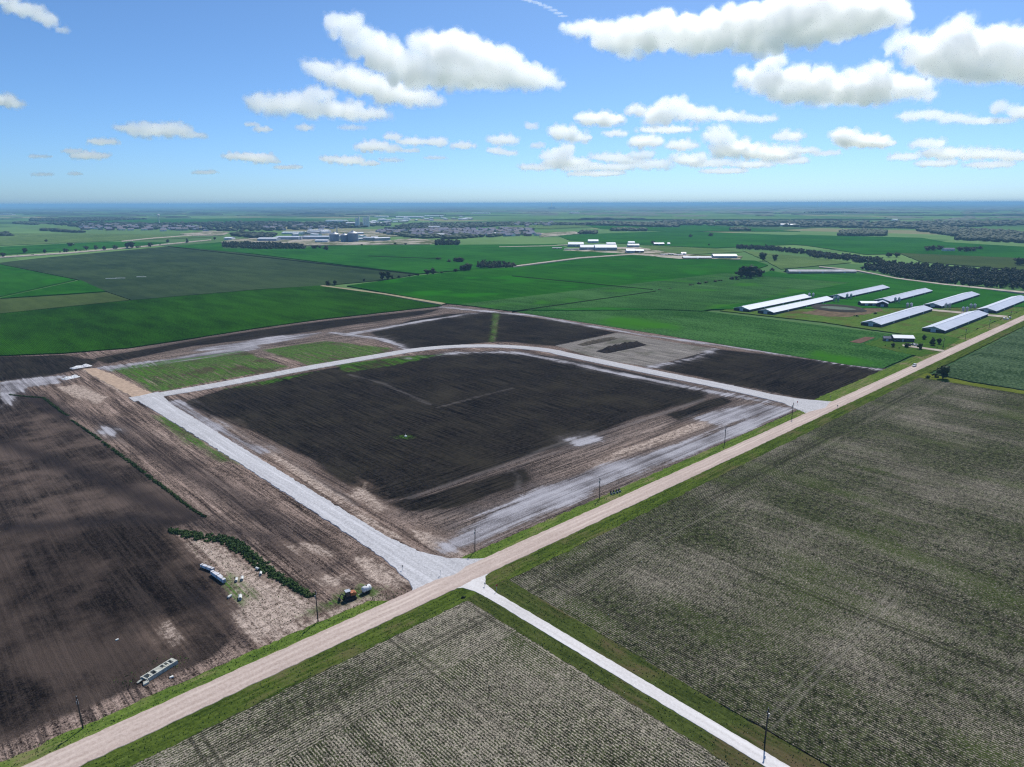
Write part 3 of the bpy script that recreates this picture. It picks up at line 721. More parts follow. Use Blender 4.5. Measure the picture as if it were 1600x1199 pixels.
cloud([(200, 201, 18, 6), (235, 205, 28, 11), (270, 204, 28, 12), (305, 212, 20, 5)], 'lens shaped white cloud alone on the left', grow=1.15, thin=1.3)
cloud([(530, 50, 16, 16), (555, 45, 20, 13), (560, 62, 25, 18), (590, 82, 34, 20), (620, 100, 38, 24), (650, 118, 38, 22), (665, 78, 24, 18), (700, 74, 30, 20), (720, 95, 45, 30), (770, 108, 42, 26), (800, 118, 38, 22), (840, 128, 34, 14), (870, 132, 16, 7), (690, 122, 40, 20), (745, 130, 50, 14)], 'biggest bright cumulus left of centre, upper part', grow=1.12)
cloud([(492, 110, 12, 9), (512, 112, 22, 11), (530, 124, 30, 13), (560, 128, 35, 16), (600, 140, 40, 17), (640, 153, 38, 12), (680, 160, 14, 8)], 'middle tier cumulus left of centre', grow=1.2)
cloud([(402, 160, 14, 11), (430, 165, 30, 13), (470, 165, 35, 16), (502, 152, 25, 11), (522, 172, 40, 14), (560, 178, 40, 10), (598, 180, 12, 7)], 'lower tier cumulus left of centre', grow=1.2)
cloud([(550, 200, 28, 5)], 'flat sliver of cloud under the lower tier', thin=0.6, vox=1.8)
cloud([(885, 48, 14, 7), (920, 50, 30, 13), (960, 58, 42, 20), (1000, 62, 40, 26), (1040, 55, 46, 26), (1090, 58, 46, 26), (1140, 50, 48, 30), (1190, 45, 45, 30), (1240, 32, 48, 32), (1290, 25, 48, 32), (1340, 25, 46, 30), (1380, 30, 34, 22), (1402, 36, 18, 10), (1250, 64, 30, 17), (1180, 74, 40, 16), (1300, 52, 40, 18)], 'widest cumulus bank at the top right of centre', grow=1.1)
cloud([(1162, 126, 15, 14), (1200, 105, 20, 15), (1212, 130, 38, 20), (1250, 130, 44, 20), (1300, 140, 50, 20), (1350, 132, 44, 20), (1400, 136, 44, 18), (1440, 150, 20, 9), (1250, 150, 50, 14), (1330, 152, 60, 14), (1365, 114, 18, 11)], 'ragged cumulus below the widest bank', grow=1.12)
cloud([(1387, 80, 15, 13), (1412, 70, 24, 15), (1440, 92, 38, 26), (1485, 55, 22, 19), (1480, 88, 42, 34), (1530, 80, 42, 34), (1570, 98, 46, 30), (1605, 58, 25, 22), (1625, 98, 45, 34), (1520, 116, 66, 16)], 'tall grey based cumulus at the right edge')
cloud([(1420, 182, 22, 10), (1450, 180, 30, 10), (1490, 185, 30, 9), (1540, 190, 50, 6), (1557, 170, 18, 12), (1592, 176, 25, 13)], 'flat cumulus row right under the tall grey cloud', vox=2.2)
cloud([(1030, 182, 24, 16), (1055, 172, 26, 15), (1085, 180, 30, 12), (1130, 183, 34, 8), (1180, 187, 32, 5)], 'long tapering cloud right of centre', vox=1.8, grow=1.2)
for (lb, lobes, th) in [
    ('small oval cloud above the left skyline', [(160, 222, 22, 5)], 0.8), ('slanting small cloud low on the left', [(115, 237, 14, 4), (145, 244, 26, 6)], 0.8), ('tiny flat cloud far left, upper', [(62, 245, 16, 3)], 0.6), ('tiny flat cloud far left, lower', [(67, 273, 16, 3)], 0.4), ('tiny faint cloud low left', [(118, 272, 12, 3)], 0.5),
    ('small cloud under the lower tier on the left', [(395, 196, 10, 3.5), (412, 203, 14, 4.5)], 0.7), ('tiny cloud under the lower tier on the right', [(475, 200, 12, 5)], 0.6), ('low cloud left of centre with flat base', [(372, 245, 20, 6), (405, 247, 26, 8), (428, 253, 12, 3)], 0.8),
    ('low double cloud left of centre', [(515, 249, 15, 5), (545, 251, 25, 7), (580, 256, 15, 4)], 0.8), ('low cloud with two bumps above the grain bins', [(580, 229, 22, 8), (612, 233, 14, 5)], 0.8), ('long thin cloud right of the two bump cloud', [(615, 215, 15, 5), (645, 222, 25, 5), (682, 223, 18, 7)], 0.8),
    ('small round cloud above the town', [(722, 228, 18, 5)], 0.8), ('small cloud right above the town, upper', [(785, 219, 22, 7)], 0.8), ('small cloud right above the town, lower', [(775, 236, 15, 5), (795, 240, 14, 4)], 0.7), ('flat cloud strip low above the town', [(680, 247, 18, 3)], 0.5), ('faint flat cloud above the elevators', [(612, 251, 18, 4)], 0.4),
    ('tiny round cloud in the middle of the sky', [(830, 197, 9, 5)], 0.7), ('small bright cloud right of the middle', [(915, 185, 18, 8), (945, 188, 25, 9)], 1.0), ('small cloud below the bright middle one', [(880, 208, 22, 10), (905, 216, 20, 7)], 0.9), ('tiny puff left of the tapering cloud', [(995, 173, 14, 8)], 0.9), ('flat cloud under the tapering cloud', [(1040, 203, 40, 5)], 0.7),
    ('small flat cloud right of the middle', [(962, 209, 18, 5)], 0.7), ('low cloud pair under the tapering cloud', [(1010, 222, 24, 9), (1065, 228, 25, 7)], 0.8), ('low cumulus below the ragged cloud', [(1120, 215, 18, 12), (1150, 234, 34, 12), (1200, 240, 40, 10)], 0.8), ('small cloud left below the ragged cloud', [(1230, 214, 22, 8)], 0.7),
    ('low bright cloud on the right', [(1315, 212, 20, 9), (1345, 222, 40, 9), (1375, 225, 22, 6)], 1.0), ('low cloud row at the right edge', [(1445, 226, 22, 8), (1480, 240, 40, 9), (1540, 242, 40, 8), (1590, 245, 30, 7)], 0.6), ('low towering puff over the far chimney', [(855, 245, 12, 7), (880, 240, 15, 12), (885, 254, 36, 7)], 0.7), ('low cloud right of the towering puff', [(955, 247, 28, 7), (985, 252, 20, 5)], 0.6)]:
    cloud(lobes, lb, cg, th * 1.9, vox=1.4, grow=1.25)
for i, (x, y, rx, ry) in enumerate(sorted([(840, 262, 26, 5), (905, 262, 30, 6), (960, 262, 30, 6), (1020, 258, 26, 7), (1075, 250, 24, 8), (1110, 256, 30, 6), (1175, 258, 30, 6), (1235, 252, 24, 5), (1290, 240, 20, 4), (1410, 246, 22, 5), (1460, 256, 28, 5), (1545, 258, 34, 5), (1000, 244, 18, 6), (1255, 236, 22, 4), (640, 236, 14, 3), (450, 262, 20, 3), (320, 270, 18, 3), (840, 228, 10, 4), (1130, 268, 34, 4), (930, 272, 40, 4)])):
    cloud([(x, y, rx, ry), (x + rx * 0.6, y - ry * 0.5, rx * 0.5, ry * 0.8), (x - rx * 0.5, y - ry * 0.2, rx * 0.4, ry * 0.7)], ORDN[i] + ' low cloud from the left in the broken bank above the skyline', 'low cloud bank above the skyline', 1.1, vox=1.4, grow=1.35)
cloud([(800 + 8 * i, 0.4 * i + 0.22 * i * i, 9, 2.0) for i in range(11)], 'thin white contrail at the top of the picture', None, 0.7, 2500.0, 1.0)
# ------------------------------------------------------------------ vegetation
def leaf_material(name, a, b, dry=None):
    m = Mat(name, 0.7, 0.15)
    n = m.noise(m.vec(0.35), 3, 0.6); r = m.objrand()
    f = m.math('ADD', m.math('MULTIPLY', n, 0.8), m.math('MULTIPLY', r, 0.3))
    c = m.mix(m.rng(f, 0.3, 0.85), a, b)
    if dry: c = m.mix(m.rng(m.noise(m.vec(0.12, 0.12, 0.12, off=(4, 4, 4)), 2), 0.6, 0.75), c, dry)
    m.color(c); m.b.inputs['Subsurface Weight'].default_value = 0.0
    return m.m
LEAF = leaf_material('tree_leaves', srgb(40, 56, 30), srgb(74, 92, 50))
LEAF_FAR = leaf_material('woodland_leaves', srgb(44, 60, 38), srgb(76, 94, 58))
WEED = leaf_material('weed_leaves', srgb(40, 66, 28), srgb(76, 104, 46), srgb(100, 110, 60))
BARK = flat('bark', srgb(86, 74, 62), 0.95, 0.0)
rng0 = np.random.default_rng(11)
def crown_arrays(seed, nl=9, leaves=260, sub=2, wide=1.0):
    """crown of unit height and about unit width: overlapping leafy boughs with a broken outline"""
    rg = np.random.default_rng(seed); Vs, Fs, k = [], [], 0
    bv, bf = ico(sub)
    lob = []
    for i in range(nl):
        a = rg.uniform(0, 6.28); q = rg.uniform(0.05, 0.34) * wide; z = rg.uniform(0.20, 0.80)
        q *= 1.25 - abs(z - 0.5) * 1.3
        lob.append((q * math.cos(a), q * math.sin(a), z, rg.uniform(0.13, 0.24)))
    lob.append((0, 0, 0.50, 0.28)); lob.append((0.05, -0.04, 0.26, 0.20))
    for (x, y, z, r) in lob:
        d = 1 + 0.22 * np.sin(bv @ rg.normal(size=3) * 5 + rg.uniform(0, 6)) + rg.normal(scale=0.09, size=len(bv))
        v = bv * (r * 0.80 * d)[:, None] * np.array([1, 1, 0.85]) + np.array([x, y, z])
        Vs.append(v); Fs.append(bf + k); k += len(v)
        m_ = leaves // len(lob)
        N = rg.normal(size=(m_, 3)); N[:, 2] = np.abs(N[:, 2]) * 0.8 + N[:, 2] * 0.2
        N /= np.linalg.norm(N, axis=1, keepdims=True)
        C = N * (r * rg.uniform(0.75, 1.18, size=(m_, 1))) * np.array([1, 1, 0.9]) + np.array([x, y, z])
        Nn = N + rg.normal(scale=0.55, size=N.shape); Nn /= np.linalg.norm(Nn, axis=1, keepdims=True)
        v, f = leaf_quads(C, Nn, 0.055, rg); Vs.append(v); Fs.append(f + k); k += len(v)
    return np.concatenate(Vs), np.concatenate(Fs)
PROTO = []
for s in range(5):
    v, f = crown_arrays(100 + s, 7 + s, 420, 2)
    c = np_mesh('crown', v, f, LEAF)
    mb = MB(); mb.tube((0, 0, -0.05), (0.01, 0, 0.30), 0.04, 0.026, 8)
    for k in range(4):
        a = k * 1.7 + s; mb.tube((0.01, 0, 0.28), (0.18 * math.cos(a), 0.18 * math.sin(a), 0.55), 0.022, 0.008, 6)
    t = mb.build('trunk', BARK)
    PROTO.append((c.data, t.data)); bpy.data.objects.remove(c); bpy.data.objects.remove(t)
SMALL = []
for s in range(4):
    v, f = crown_arrays(200 + s, 6, 200, 1, 1.3); v = v * np.array([1, 1, 1.1]) - np.array([0, 0, 0.22])
    c = np_mesh('shrub', v, f, LEAF); SMALL.append(c.data); bpy.data.objects.remove(c)
tcount = 0
def tree(px, py, hpx, wpx, label, group, name='tree', xy=None, h=None, w=None):
    """hpx, wpx: height and spread in picture units"""
    global tcount; tcount += 1
    p = G(px, py) if xy is None else Vector((*xy, 0)); s = mpp(px, py) if xy is None else 1
    h = h or hpx * s; w = w or wpx * s
    o = empty(name, (p.x, p.y, -0.3), tcount * 1.3); o.scale = (w / 0.85, w / 0.85, h)
    cd, td = PROTO[tcount % 5]
    link(bpy.data.objects.new('crown', cd), o); link(bpy.data.objects.new('trunk', td), o)
    return tag(o, label, 'tree', group)
def shrub(px, py, hpx, wpx, label, group=None, name='shrub'):
    global tcount; tcount += 1
    p = G(px, py); s = mpp(px, py)
    o = link(bpy.data.objects.new(name, SMALL[tcount % 4])); o.location = (p.x, p.y, -0.2)
    o.rotation_euler = (0, 0, tcount * 2.1); o.scale = (wpx * s / 0.95, wpx * s / 0.95, hpx * s / 0.85)
    return tag(o, label, 'shrub', group)
ORD = ['first', 'second', 'third', 'fourth', 'fifth', 'sixth', 'seventh', 'eighth', 'ninth', 'tenth', 'eleventh', 'twelfth', 'thirteenth', 'fourteenth', 'fifteenth', 'sixteenth', 'seventeenth']
g = 'trees along the far left road'
for i, (x, y, h, w) in enumerate([(5, 402, 8, 8), (39, 396, 9, 8), (70, 396, 7, 6), (104, 394.5, 7, 9), (118, 393.5, 5, 5), (135, 391, 7, 8), (150, 391, 8, 7), (163, 391, 7, 7), (181, 389.5, 7, 9), (198, 388, 9, 9), (206, 388, 11, 11), (235, 386, 7, 9), (262, 379, 5, 6), (293, 379.5, 7, 5), (335, 375, 5, 5)]):
    tree(x, y, h, w, ORD[i] + ' tree from the left along the far pale road', g)
for i, (x, y, h, w) in enumerate([(28, 400, 2.5, 4), (52, 399, 2.5, 4), (94, 395.5, 3, 3), (125, 393, 2, 6), (250, 383, 2.5, 4), (214, 387, 3, 8)]):
    shrub(x, y, h, w, ORD[i] + ' low shrub from the left along the far pale road', 'shrubs along the far left road')
tree(111, 385, 6, 12, 'wide dark tree standing alone in the far left field', None)
tree(72, 378, 4, 5, 'tiny tree in the middle of the far left field', None)
g = 'trees in the hedge line behind the site'
for i, (x, y, h, w) in enumerate([(513, 446.5, 9, 9), (523, 445.5, 8, 8), (569, 440, 5, 4), (598, 437.5, 14, 11), (606, 437, 15, 12), (613, 435.5, 5, 4), (623, 434, 4, 6), (640, 432.5, 4, 5), (668, 429.5, 9, 12), (676, 429, 11, 12), (690, 427.5, 4, 5), (712, 425.5, 6, 8), (725, 424, 11, 13), (733, 423.5, 13, 13)]):
    tree(x, y, h, w, ORD[i] + ' tree from the left in the hedge behind the corn', g)
tree(1157, 433, 16, 16, 'left tree of the tall dark clump at the ditch', None)
tree(1166, 435, 23, 22, 'tallest tree of the dark clump at the ditch', None)
tree(1178, 433, 18, 18, 'middle right tree of the dark clump at the ditch', None)
tree(1187, 433, 12, 14, 'rightmost low tree of the dark clump at the ditch', None)
tree(1192, 407.5, 14, 13, 'round lone tree behind the dark clump', None)
for i, (x, y, h, w) in enumerate([(1030, 454, 3, 9), (1046, 452, 2.5, 7), (1078, 447, 4, 10), (1092, 445, 4.5, 9), (1103, 443.5, 5, 9), (1118, 441.5, 5, 9), (1127, 440, 4, 8), (1142, 438, 6, 8), (1150, 438, 8, 9)]):
    shrub(x, y, h, w, ORD[i] + ' shrub from the left along the field ditch', 'shrubs along the ditch')
for i, (x, y, h, w) in enumerate([(685, 406, 4, 10), (702, 410, 5, 8), (714, 410, 9, 14), (722, 410, 7, 10)]):
    tree(x, y, h, w, ORD[i] + ' tree from the left of the small group above the hedge', 'small tree group above the hedge')
for i, (x, y, h, w) in enumerate(sorted([(492, 389, 6, 10), (510, 391, 8, 10), (500, 388, 4, 6), (565, 384, 3, 4), (634, 383, 3.5, 5), (618, 382, 3, 5)])):
    tree(x, y, h, w, ORD[i] + ' tree from the left below the grain bins', 'trees below the grain bins')
# by the farmstead and the road
tree(1473, 592, 24, 20, 'dark round bush tree beside the gravel road', None)
shrub(1461, 590, 9, 9, 'low bush left of the roadside bush tree')
shrub(1450, 591, 6, 9, 'lowest small bush beside the roadside bush tree')
for i, (x, y, h, w) in enumerate(sorted([(1437, 546, 11, 9), (1444, 531, 9, 7), (1456, 540, 14, 10), (1468, 538, 11, 9), (1396, 543, 8, 7), (1416, 543, 8, 9)])):
    tree(x, y, h, w, ORD[i] + ' small tree from the left on the farmhouse lawn', 'young trees on the farmhouse lawn')
for i, (x, y, h, w) in enumerate([(1383, 541, 3, 3), (1405, 545, 3, 3), (1474, 543, 3, 2.5), (1464, 544, 2.5, 2), (1338, 495, 4, 7), (1368, 491, 4, 7), (1228, 425, 6, 9), (1208, 424, 6, 9), (1487, 450, 2.5, 4), (1492, 450, 2.5, 4), (1515, 450, 2.5, 3)]):
    shrub(x, y, h, w, ['small shrub left of the farmhouse', 'small shrub in front of the farmhouse', 'last small shrub on the farmhouse lawn', 'tiny shrub on the farmhouse lawn', 'shrub on the bare earth by the pond', 'shrub right of the pond on bare earth', 'shrub at the left end of the old grey barn', 'dark shrub in the corn left of the old grey barn', 'first dark shrub below the wood edge', 'second dark shrub below the wood edge', 'third dark shrub below the wood edge'][i])
shrub(724, 934, 5, 9, 'small dark weed clump in the ditch at the lane mouth')
for i, (x, y, h, w) in enumerate([(1079, 371, 5, 7), (1110, 369.5, 6, 9), (1108, 384, 3, 4), (1020, 381, 5, 9)]):
    tree(x, y, h, w, ['small lone tree in the far middle field', 'larger lone tree in the far middle field', 'tiny tree right of the white farm', 'tree at the right end of the white farm'][i], None)
for i, (x, y, h, w) in enumerate([(1448, 392, 8, 12), (1458, 392, 9, 12), (1468, 391, 8, 11), (1500, 393, 8, 12), (1510, 394, 9, 13), (1520, 393, 8, 12), (1531, 390, 6, 9)]):
    tree(x, y, h, w, ORD[i] + ' tree from the left in the far farm grove', 'trees of the far farm grove')
for i, (x, y, h, w) in enumerate([(1389, 402, 8, 10), (1401, 402, 8, 11), (1593, 415, 13, 20), (1210, 408, 11, 10)]):
    tree(x, y, h, w, ['left of two trees above the dark wood', 'right of two trees above the dark wood', 'tall tree above the wood at the right edge', 'tree on the grass left of the wood strip'][i], None)

# woods: masses of crowns nobody could count
def inside(poly, n, rg):
    P = np.array([tuple(p) for p in poly]); lo, hi = P.min(0), P.max(0); out = []
    while len(out) < n:
        q = rg.uniform(lo, hi, size=(n * 2, 2)); ins = np.zeros(len(q), bool)
        for i in range(len(P)):
            a, b = P[i], P[(i + 1) % len(P)]
            c = (a[1] > q[:, 1]) != (b[1] > q[:, 1])
            with np.errstate(divide='ignore', invalid='ignore'):
                ins ^= c & (q[:, 0] < (b[0] - a[0]) * (q[:, 1] - a[1]) / (b[1] - a[1] + 1e-12) + a[0])
        out += list(q[ins])
    return np.array(out[:n])
def area(poly):
    return abs(sum(poly[i].cross(poly[(i + 1) % len(poly)]) for i in range(len(poly)))) / 2
MINI = [crown_arrays(300 + s, 5, 90, 1) for s in range(4)]
TINY = []
for s in range(4):
    rg = np.random.default_rng(400 + s); bv, bf = ico(1)
    TINY.append((bv * (1 + rg.normal(scale=0.2, size=(len(bv), 1))) * np.array([0.5, 0.5, 0.5]) + np.array([0, 0, 0.45]), bf))
def wood_mesh(name, polys, label, hmin, hmax, space, kit, cap=900, mat=None, px=True):
    rg = np.random.default_rng(sum(map(ord, label)) + len(polys)); Vs, Fs, k = [], [], 0
    for pl in polys:
        poly = GP(pl) if px else [Vector(p) for p in pl]
        n = int(min(cap, max(3, area(poly) / space ** 2)))
        for q in inside(poly, n, rg):
            v, f = kit[rg.integers(4)]; h = rg.uniform(hmin, hmax); w = rg.uniform(0.8, 1.25) * max(space * 1.25, h * 0.75)
            a = rg.uniform(0, 6.28); c, s_ = math.cos(a), math.sin(a)
            vv = v @ np.array([[c, s_, 0], [-s_, c, 0], [0, 0, 1]]) * np.array([w, w, h * 1.05]) + np.array([q[0], q[1], -h * 0.12])
            Vs.append(vv); Fs.append(f + k); k += len(vv)
    o = np_mesh(name, np.concatenate(Vs), np.concatenate(Fs), mat or LEAF_FAR)
    return tag(o, label, kind='stuff')
wood_mesh('wood', [[(1345, 421), (1372, 425), (1400, 434), (1450, 441), (1500, 446), (1560, 450), (1600, 453), (1760, 466), (1760, 446), (1600, 427), (1500, 423), (1440, 418), (1380, 414)]],
          'dark deciduous wood beyond the barns on the right', 7, 15, 8.0, MINI, 1500)
wood_mesh('wood', [[(1150, 389), (1200, 391.5), (1262, 398), (1268, 403), (1310, 406), (1345, 411), (1382, 413), (1378, 408), (1330, 403), (1270, 396), (1205, 388.5), (1150, 386.5)]],
          'strip of dark trees leading to the wood', 8, 13, 8.0, MINI, 500)
wood_mesh('wood', [[(348, 387), (375, 388), (400, 390), (475, 389.5), (478, 386), (440, 383.5), (350, 382)]], 'dark shelter belt left of the grain bins', 6, 16, 10.0, MINI, 500)
wood_mesh('wood', [[(746, 419), (770, 420), (808, 418), (805, 414), (770, 412), (746, 414)]], 'oblong dark copse behind the green corn', 4, 12, 8.0, MINI, 250)
wood_mesh('wood', [[(680, 384), (718, 384), (718, 380.5), (700, 379.5), (681, 380)]], 'dark copse right of the pale yard', 12, 17, 10.0, MINI, 200)
wood_mesh('wood', [[(1310, 369), (1383, 369), (1385, 363), (1350, 361), (1312, 363)]], 'square dark wood in the far right fields', 10, 16, 13.0, TINY, 500)
wood_mesh('wood', [[(1430, 361), (1480, 368), (1510, 375), (1600, 378), (1600, 366), (1560, 362), (1480, 357)], [(1490, 375), (1575, 379), (1600, 380), (1600, 377), (1500, 373)]], 'broad dark woods below the right skyline', 10, 16, 16.0, TINY, 900)
wood_mesh('wood', [[(980, 351), (1100, 353), (1300, 356), (1440, 358), (1600, 352), (1600, 346), (1400, 348), (1200, 347), (1050, 346)], [(900, 352), (1060, 356), (1060, 351), (940, 348)]], 'long belt of far woods right of centre', 10, 18, 30.0, TINY, 1300)
wood_mesh('wood', [[(48, 346), (100, 347), (180, 345), (230, 343), (200, 341), (50, 342)], [(0, 369), (16, 369), (10, 365), (0, 365)], [(65, 361), (115, 364), (140, 364), (70, 359)], [(60, 349), (130, 356), (340, 361), (420, 361), (560, 356), (610, 353), (610, 349), (400, 347), (240, 349), (130, 348)],
                   [(360, 369), (420, 374), (430, 367), (370, 364)]], 'dark trees spread through the left half of the town', 8, 14, 24.0, TINY, 1100)
wood_mesh('wood', [[(600, 358), (660, 361), (760, 355), (830, 352), (960, 353), (960, 350), (800, 348), (640, 350)], [(640, 372), (700, 374), (780, 370), (830, 365), (700, 362), (600, 365)]], 'tree belt behind the right half of the town', 7, 12, 24.0, TINY, 700)
wood_mesh('wood', [[(905, 366), (930, 366.5), (930, 363.5), (906, 363)], [(955, 361), (1010, 361.5), (1010, 359), (960, 358.5)], [(1140, 361), (1170, 361.5), (1168, 358.5), (1142, 358.5)], [(1255, 333), (1340, 333), (1330, 331), (1260, 331)], [(20, 350), (60, 352), (60, 349), (25, 348)]], 'scattered small far groves', 9, 15, 18.0, TINY, 200)
# far belts towards the skyline: long low ridges of foliage
rg = np.random.default_rng(5); Vs, Fs, k = [], [], 0
for i in range(620):
    yy = 319.6 + rg.gamma(1.6, 5.5)
    if yy > 349: continue
    xx = rg.uniform(-60, 1660); ln = rg.uniform(15, 130) * (0.5 if yy > 335 else 1)
    if yy > 338 and 380 < xx < 900: continue
    ho = 318.3 - (xx - 800) * 0.00245; yy = max(yy - 318.3, 1.8) + ho      # stay below the tilted skyline
    p0 = G(xx, yy + rg.uniform(-.2, .2)); p1 = G(xx + ln, yy - ln * 0.00245 + rg.uniform(-.2, .2))
    L = (p1 - p0).length; n = int(max(6, min(60, L / 30)))
    D = (p1 - p0) / n; nr = Vector((-D.y, D.x, 0)).normalized()
    wd = rg.uniform(15, 90) + L * 0.02; hh = rg.uniform(7, 15)
    for j in range(n + 1):
        c = p0 + D * j; e = min(1.0, 0.35 + min(j, n - j) * 0.5)
        for (o_, hz_) in ((-1, 0), (-0.6, 0.8), (0.2, 1.0), (1, 0)):
            q = c + nr * (o_ * wd * e * rg.uniform(0.7, 1.2)); Vs.append((q.x, q.y, -1 if hz_ == 0 else hh * hz_ * e * rg.uniform(0.6, 1.15)))
    for j in range(n):
        for a in range(3):
            b = k + j * 4 + a; Fs.append((b, b + 4, b + 5, b + 1))
    k += 4 * (n + 1)
o = np_mesh('far_woods', np.array(Vs), np.array(Fs), LEAF_FAR)
tag(o, 'far woods and shelter belts fading into the blue skyline', kind='stuff')

# weeds: a leafy berm and a thin weedy line across the brown soil
def weed_line(pts, w0, w1, h, n, label, name):
    rg = np.random.default_rng(n); P = [G(*p) for p in pts]; L = [(P[i + 1] - P[i]).length for i in range(len(P) - 1)]
    tot = sum(L); C = []; N = []; Vs, Fs, k = [], [], 0
    def at(t):
        d = t * tot
        for i, l in enumerate(L):
            if d <= l: return P[i].lerp(P[i + 1], d / l), (P[i + 1] - P[i]).normalized()
            d -= l
        return P[-1], (P[-1] - P[-2]).normalized()
    bv, bf = ico(1); steps = int(tot / 0.22) if w1 > 2 else int(tot / (w0 * 0.45))
    for i in range(steps):
        t = (i + rg.uniform(-.3, .3)) / steps
        if mnoise.noise(Vector((t * tot / 5, n, 0))) < -0.30 and w1 < 3: continue
        p, d = at(min(max(t, 0), 1)); w = (w0 + (w1 - w0) * (math.sin(math.pi * min(0.97, t ** 0.62)) if w1 > 2 else math.sin(math.pi * t))) * rg.uniform(0.7, 1.2)
        nr = Vector((-d.y, d.x, 0)); off = rg.uniform(-0.5, 0.5) if w1 > 2 else rg.normal(scale=0.3); p = p + nr * off * w
        hh = h * rg.uniform(0.45, 1.1) * (1 - 1.2 * off * off); r = rg.uniform(0.35, 0.8) if w1 > 2 else w * rg.uniform(0.3, 0.5)
        v = bv * (1 + rg.normal(scale=0.14, size=(len(bv), 1))) * np.array([r, r, hh * 0.8]) + np.array(p) + np.array([0, 0, hh * 0.1])
        Vs.append(v); Fs.append(bf + k); k += len(v)
        for j in range(22):
            u = rg.normal(size=3); u[2] = abs(u[2]); u /= np.linalg.norm(u)
            C.append(np.array(p) + u * np.array([r, r, hh * 0.9]) * rg.uniform(0.8, 1.35) + np.array([0, 0, hh * 0.1])); N.append(u + rg.normal(scale=0.4, size=3))
    N = np.array(N); N /= np.linalg.norm(N, axis=1, keepdims=True)
    v, f = leaf_quads(np.array(C), N, 0.26, rg); Vs.append(v); Fs.append(f + k)
    o = np_mesh(name, np.concatenate(Vs), np.concatenate(Fs), WEED); return tag(o, label, kind='stuff')
weed_line([(266, 828), (290, 835), (320, 840), (350, 843), (370, 855), (395, 872), (430, 900), (460, 917), (488, 933)], 1.8, 5.6, 1.0, 7, 'leafy green weed bank by the pale straw', 'weed_bank')
weed_line([(350, 843), (378, 850), (380, 862)], 1.6, 2.4, 0.8, 9, 'weeds spilling off the upper end of the leafy bank', 'weed_bank')
weed_line([(14, 617), (40, 620), (68, 622), (85, 635), (100, 647), (108, 650)], 0.9, 1.3, 0.6, 12, 'thin weed line at the far left of the brown soil', 'weed_line')
weed_line([(112, 657), (150, 683), (200, 720), (240, 750), (280, 780), (300, 796), (322, 809)], 0.8, 1.3, 0.6, 15, 'thin dark weed line across the brown soil', 'weed_line')
# loose grass tufts along verges and tracks
rg = np.random.default_rng(3); C = []; 
for (x0, x1, y0, y1, n) in [(-60, 110, 166.8, 171.5, 1500), (138, 404, 166.8, 172.5, 2200), (425, 700, 166.8, 177, 1300), (-60, 122, 149.4, 156.8, 1500), (134, 460, 149.4, 156.8, 2600), (121.0, 125.8, 0, 150, 900), (131.5, 137.6, 0, 150, 1100)]:
    C.append(np.stack([rg.uniform(x0, x1, n), rg.uniform(y0, y1, n), np.full(n, 0.16)], 1))
for pl, n in [([(160, 1066), (215, 1046), (260, 1020), (300, 1030), (285, 1042), (240, 1062), (180, 1078)], 160), ([(275, 833), (330, 845), (440, 915), (492, 938), (450, 985), (380, 960), (345, 905)], 500), ([(615, 682), (632, 679), (650, 681), (640, 686), (622, 686)], 120)]:
    q = inside(GP(pl), n, rg); C.append(np.stack([q[:, 0], q[:, 1], np.full(n, 0.05)], 1))
C = np.concatenate(C); n = len(C); N = rg.normal(size=(n, 3)) * np.array([1, 1, 0.5]); N /= np.linalg.norm(N, axis=1, keepdims=True)
v, f = leaf_quads(C + np.array([0, 0, 0.06]), N, 0.20, rg)
TUFT = leaf_material('tuft_grass', srgb(84, 106, 44), srgb(130, 150, 76), srgb(160, 152, 112))
tag(np_mesh('grass_tufts', v, f, TUFT), 'loose grass tufts along the road verges and the site edge', kind='stuff')
# ------------------------------------------------------------------ buildings
WHITE_ROOF = flat('white_metal_roof', (0.74, 0.76, 0.80), 0.45, 0.3, 0.0, 0.05, 0.2)
GREY_ROOF = flat('grey_metal_roof', (0.50, 0.53, 0.60), 0.45, 0.35, 0.0, 0.07, 0.15)
OLD_ROOF = flat('weathered_roof', (0.42, 0.42, 0.44), 0.7, 0.2, 0.0, 0.25, 0.1)
DARK_WALL = flat('dark_curtain_wall', (0.045, 0.055, 0.06), 0.8, 0.2)
GREEN_WALL = flat('side_curtain', (0.10, 0.13, 0.13), 0.8, 0.2)
GABLE = flat('gable_steel', (0.36, 0.40, 0.44), 0.6, 0.3)
DOOR = flat('grey_door', (0.52, 0.56, 0.60), 0.6, 0.3)
FAN = flat('fan_white', (0.72, 0.72, 0.72), 0.6, 0.3)
STEEL = flat('galvanised_steel', (0.40, 0.43, 0.47), 0.5, 0.4, 0.3, 0.12, 0.5)
BIN_STEEL = flat('grain_bin_steel', (0.24, 0.29, 0.36), 0.5, 0.4, 0.2, 0.10, 0.1)
CONCRETE = flat('pale_concrete', (0.88, 0.86, 0.83), 0.9, 0.1)
WHITEP = flat('white_paint', (0.75, 0.75, 0.74), 0.6, 0.3)
SIDING = flat('dark_siding', (0.13, 0.12, 0.12), 0.8, 0.2)
TAN_W = flat('tan_siding', (0.42, 0.37, 0.31), 0.8, 0.2)
BRICK_W = flat('brick_siding', (0.24, 0.15, 0.12), 0.85, 0.1)
SHINGLE = flat('grey_shingles', (0.20, 0.20, 0.25), 0.9, 0.1, 0.0, 0.2, 0.4)
SHINGLE2 = flat('brown_shingles', (0.22, 0.20, 0.21), 0.9, 0.1, 0.0, 0.2, 0.4)
GLASS = flat('window_glass', (0.03, 0.04, 0.05), 0.15, 0.5)
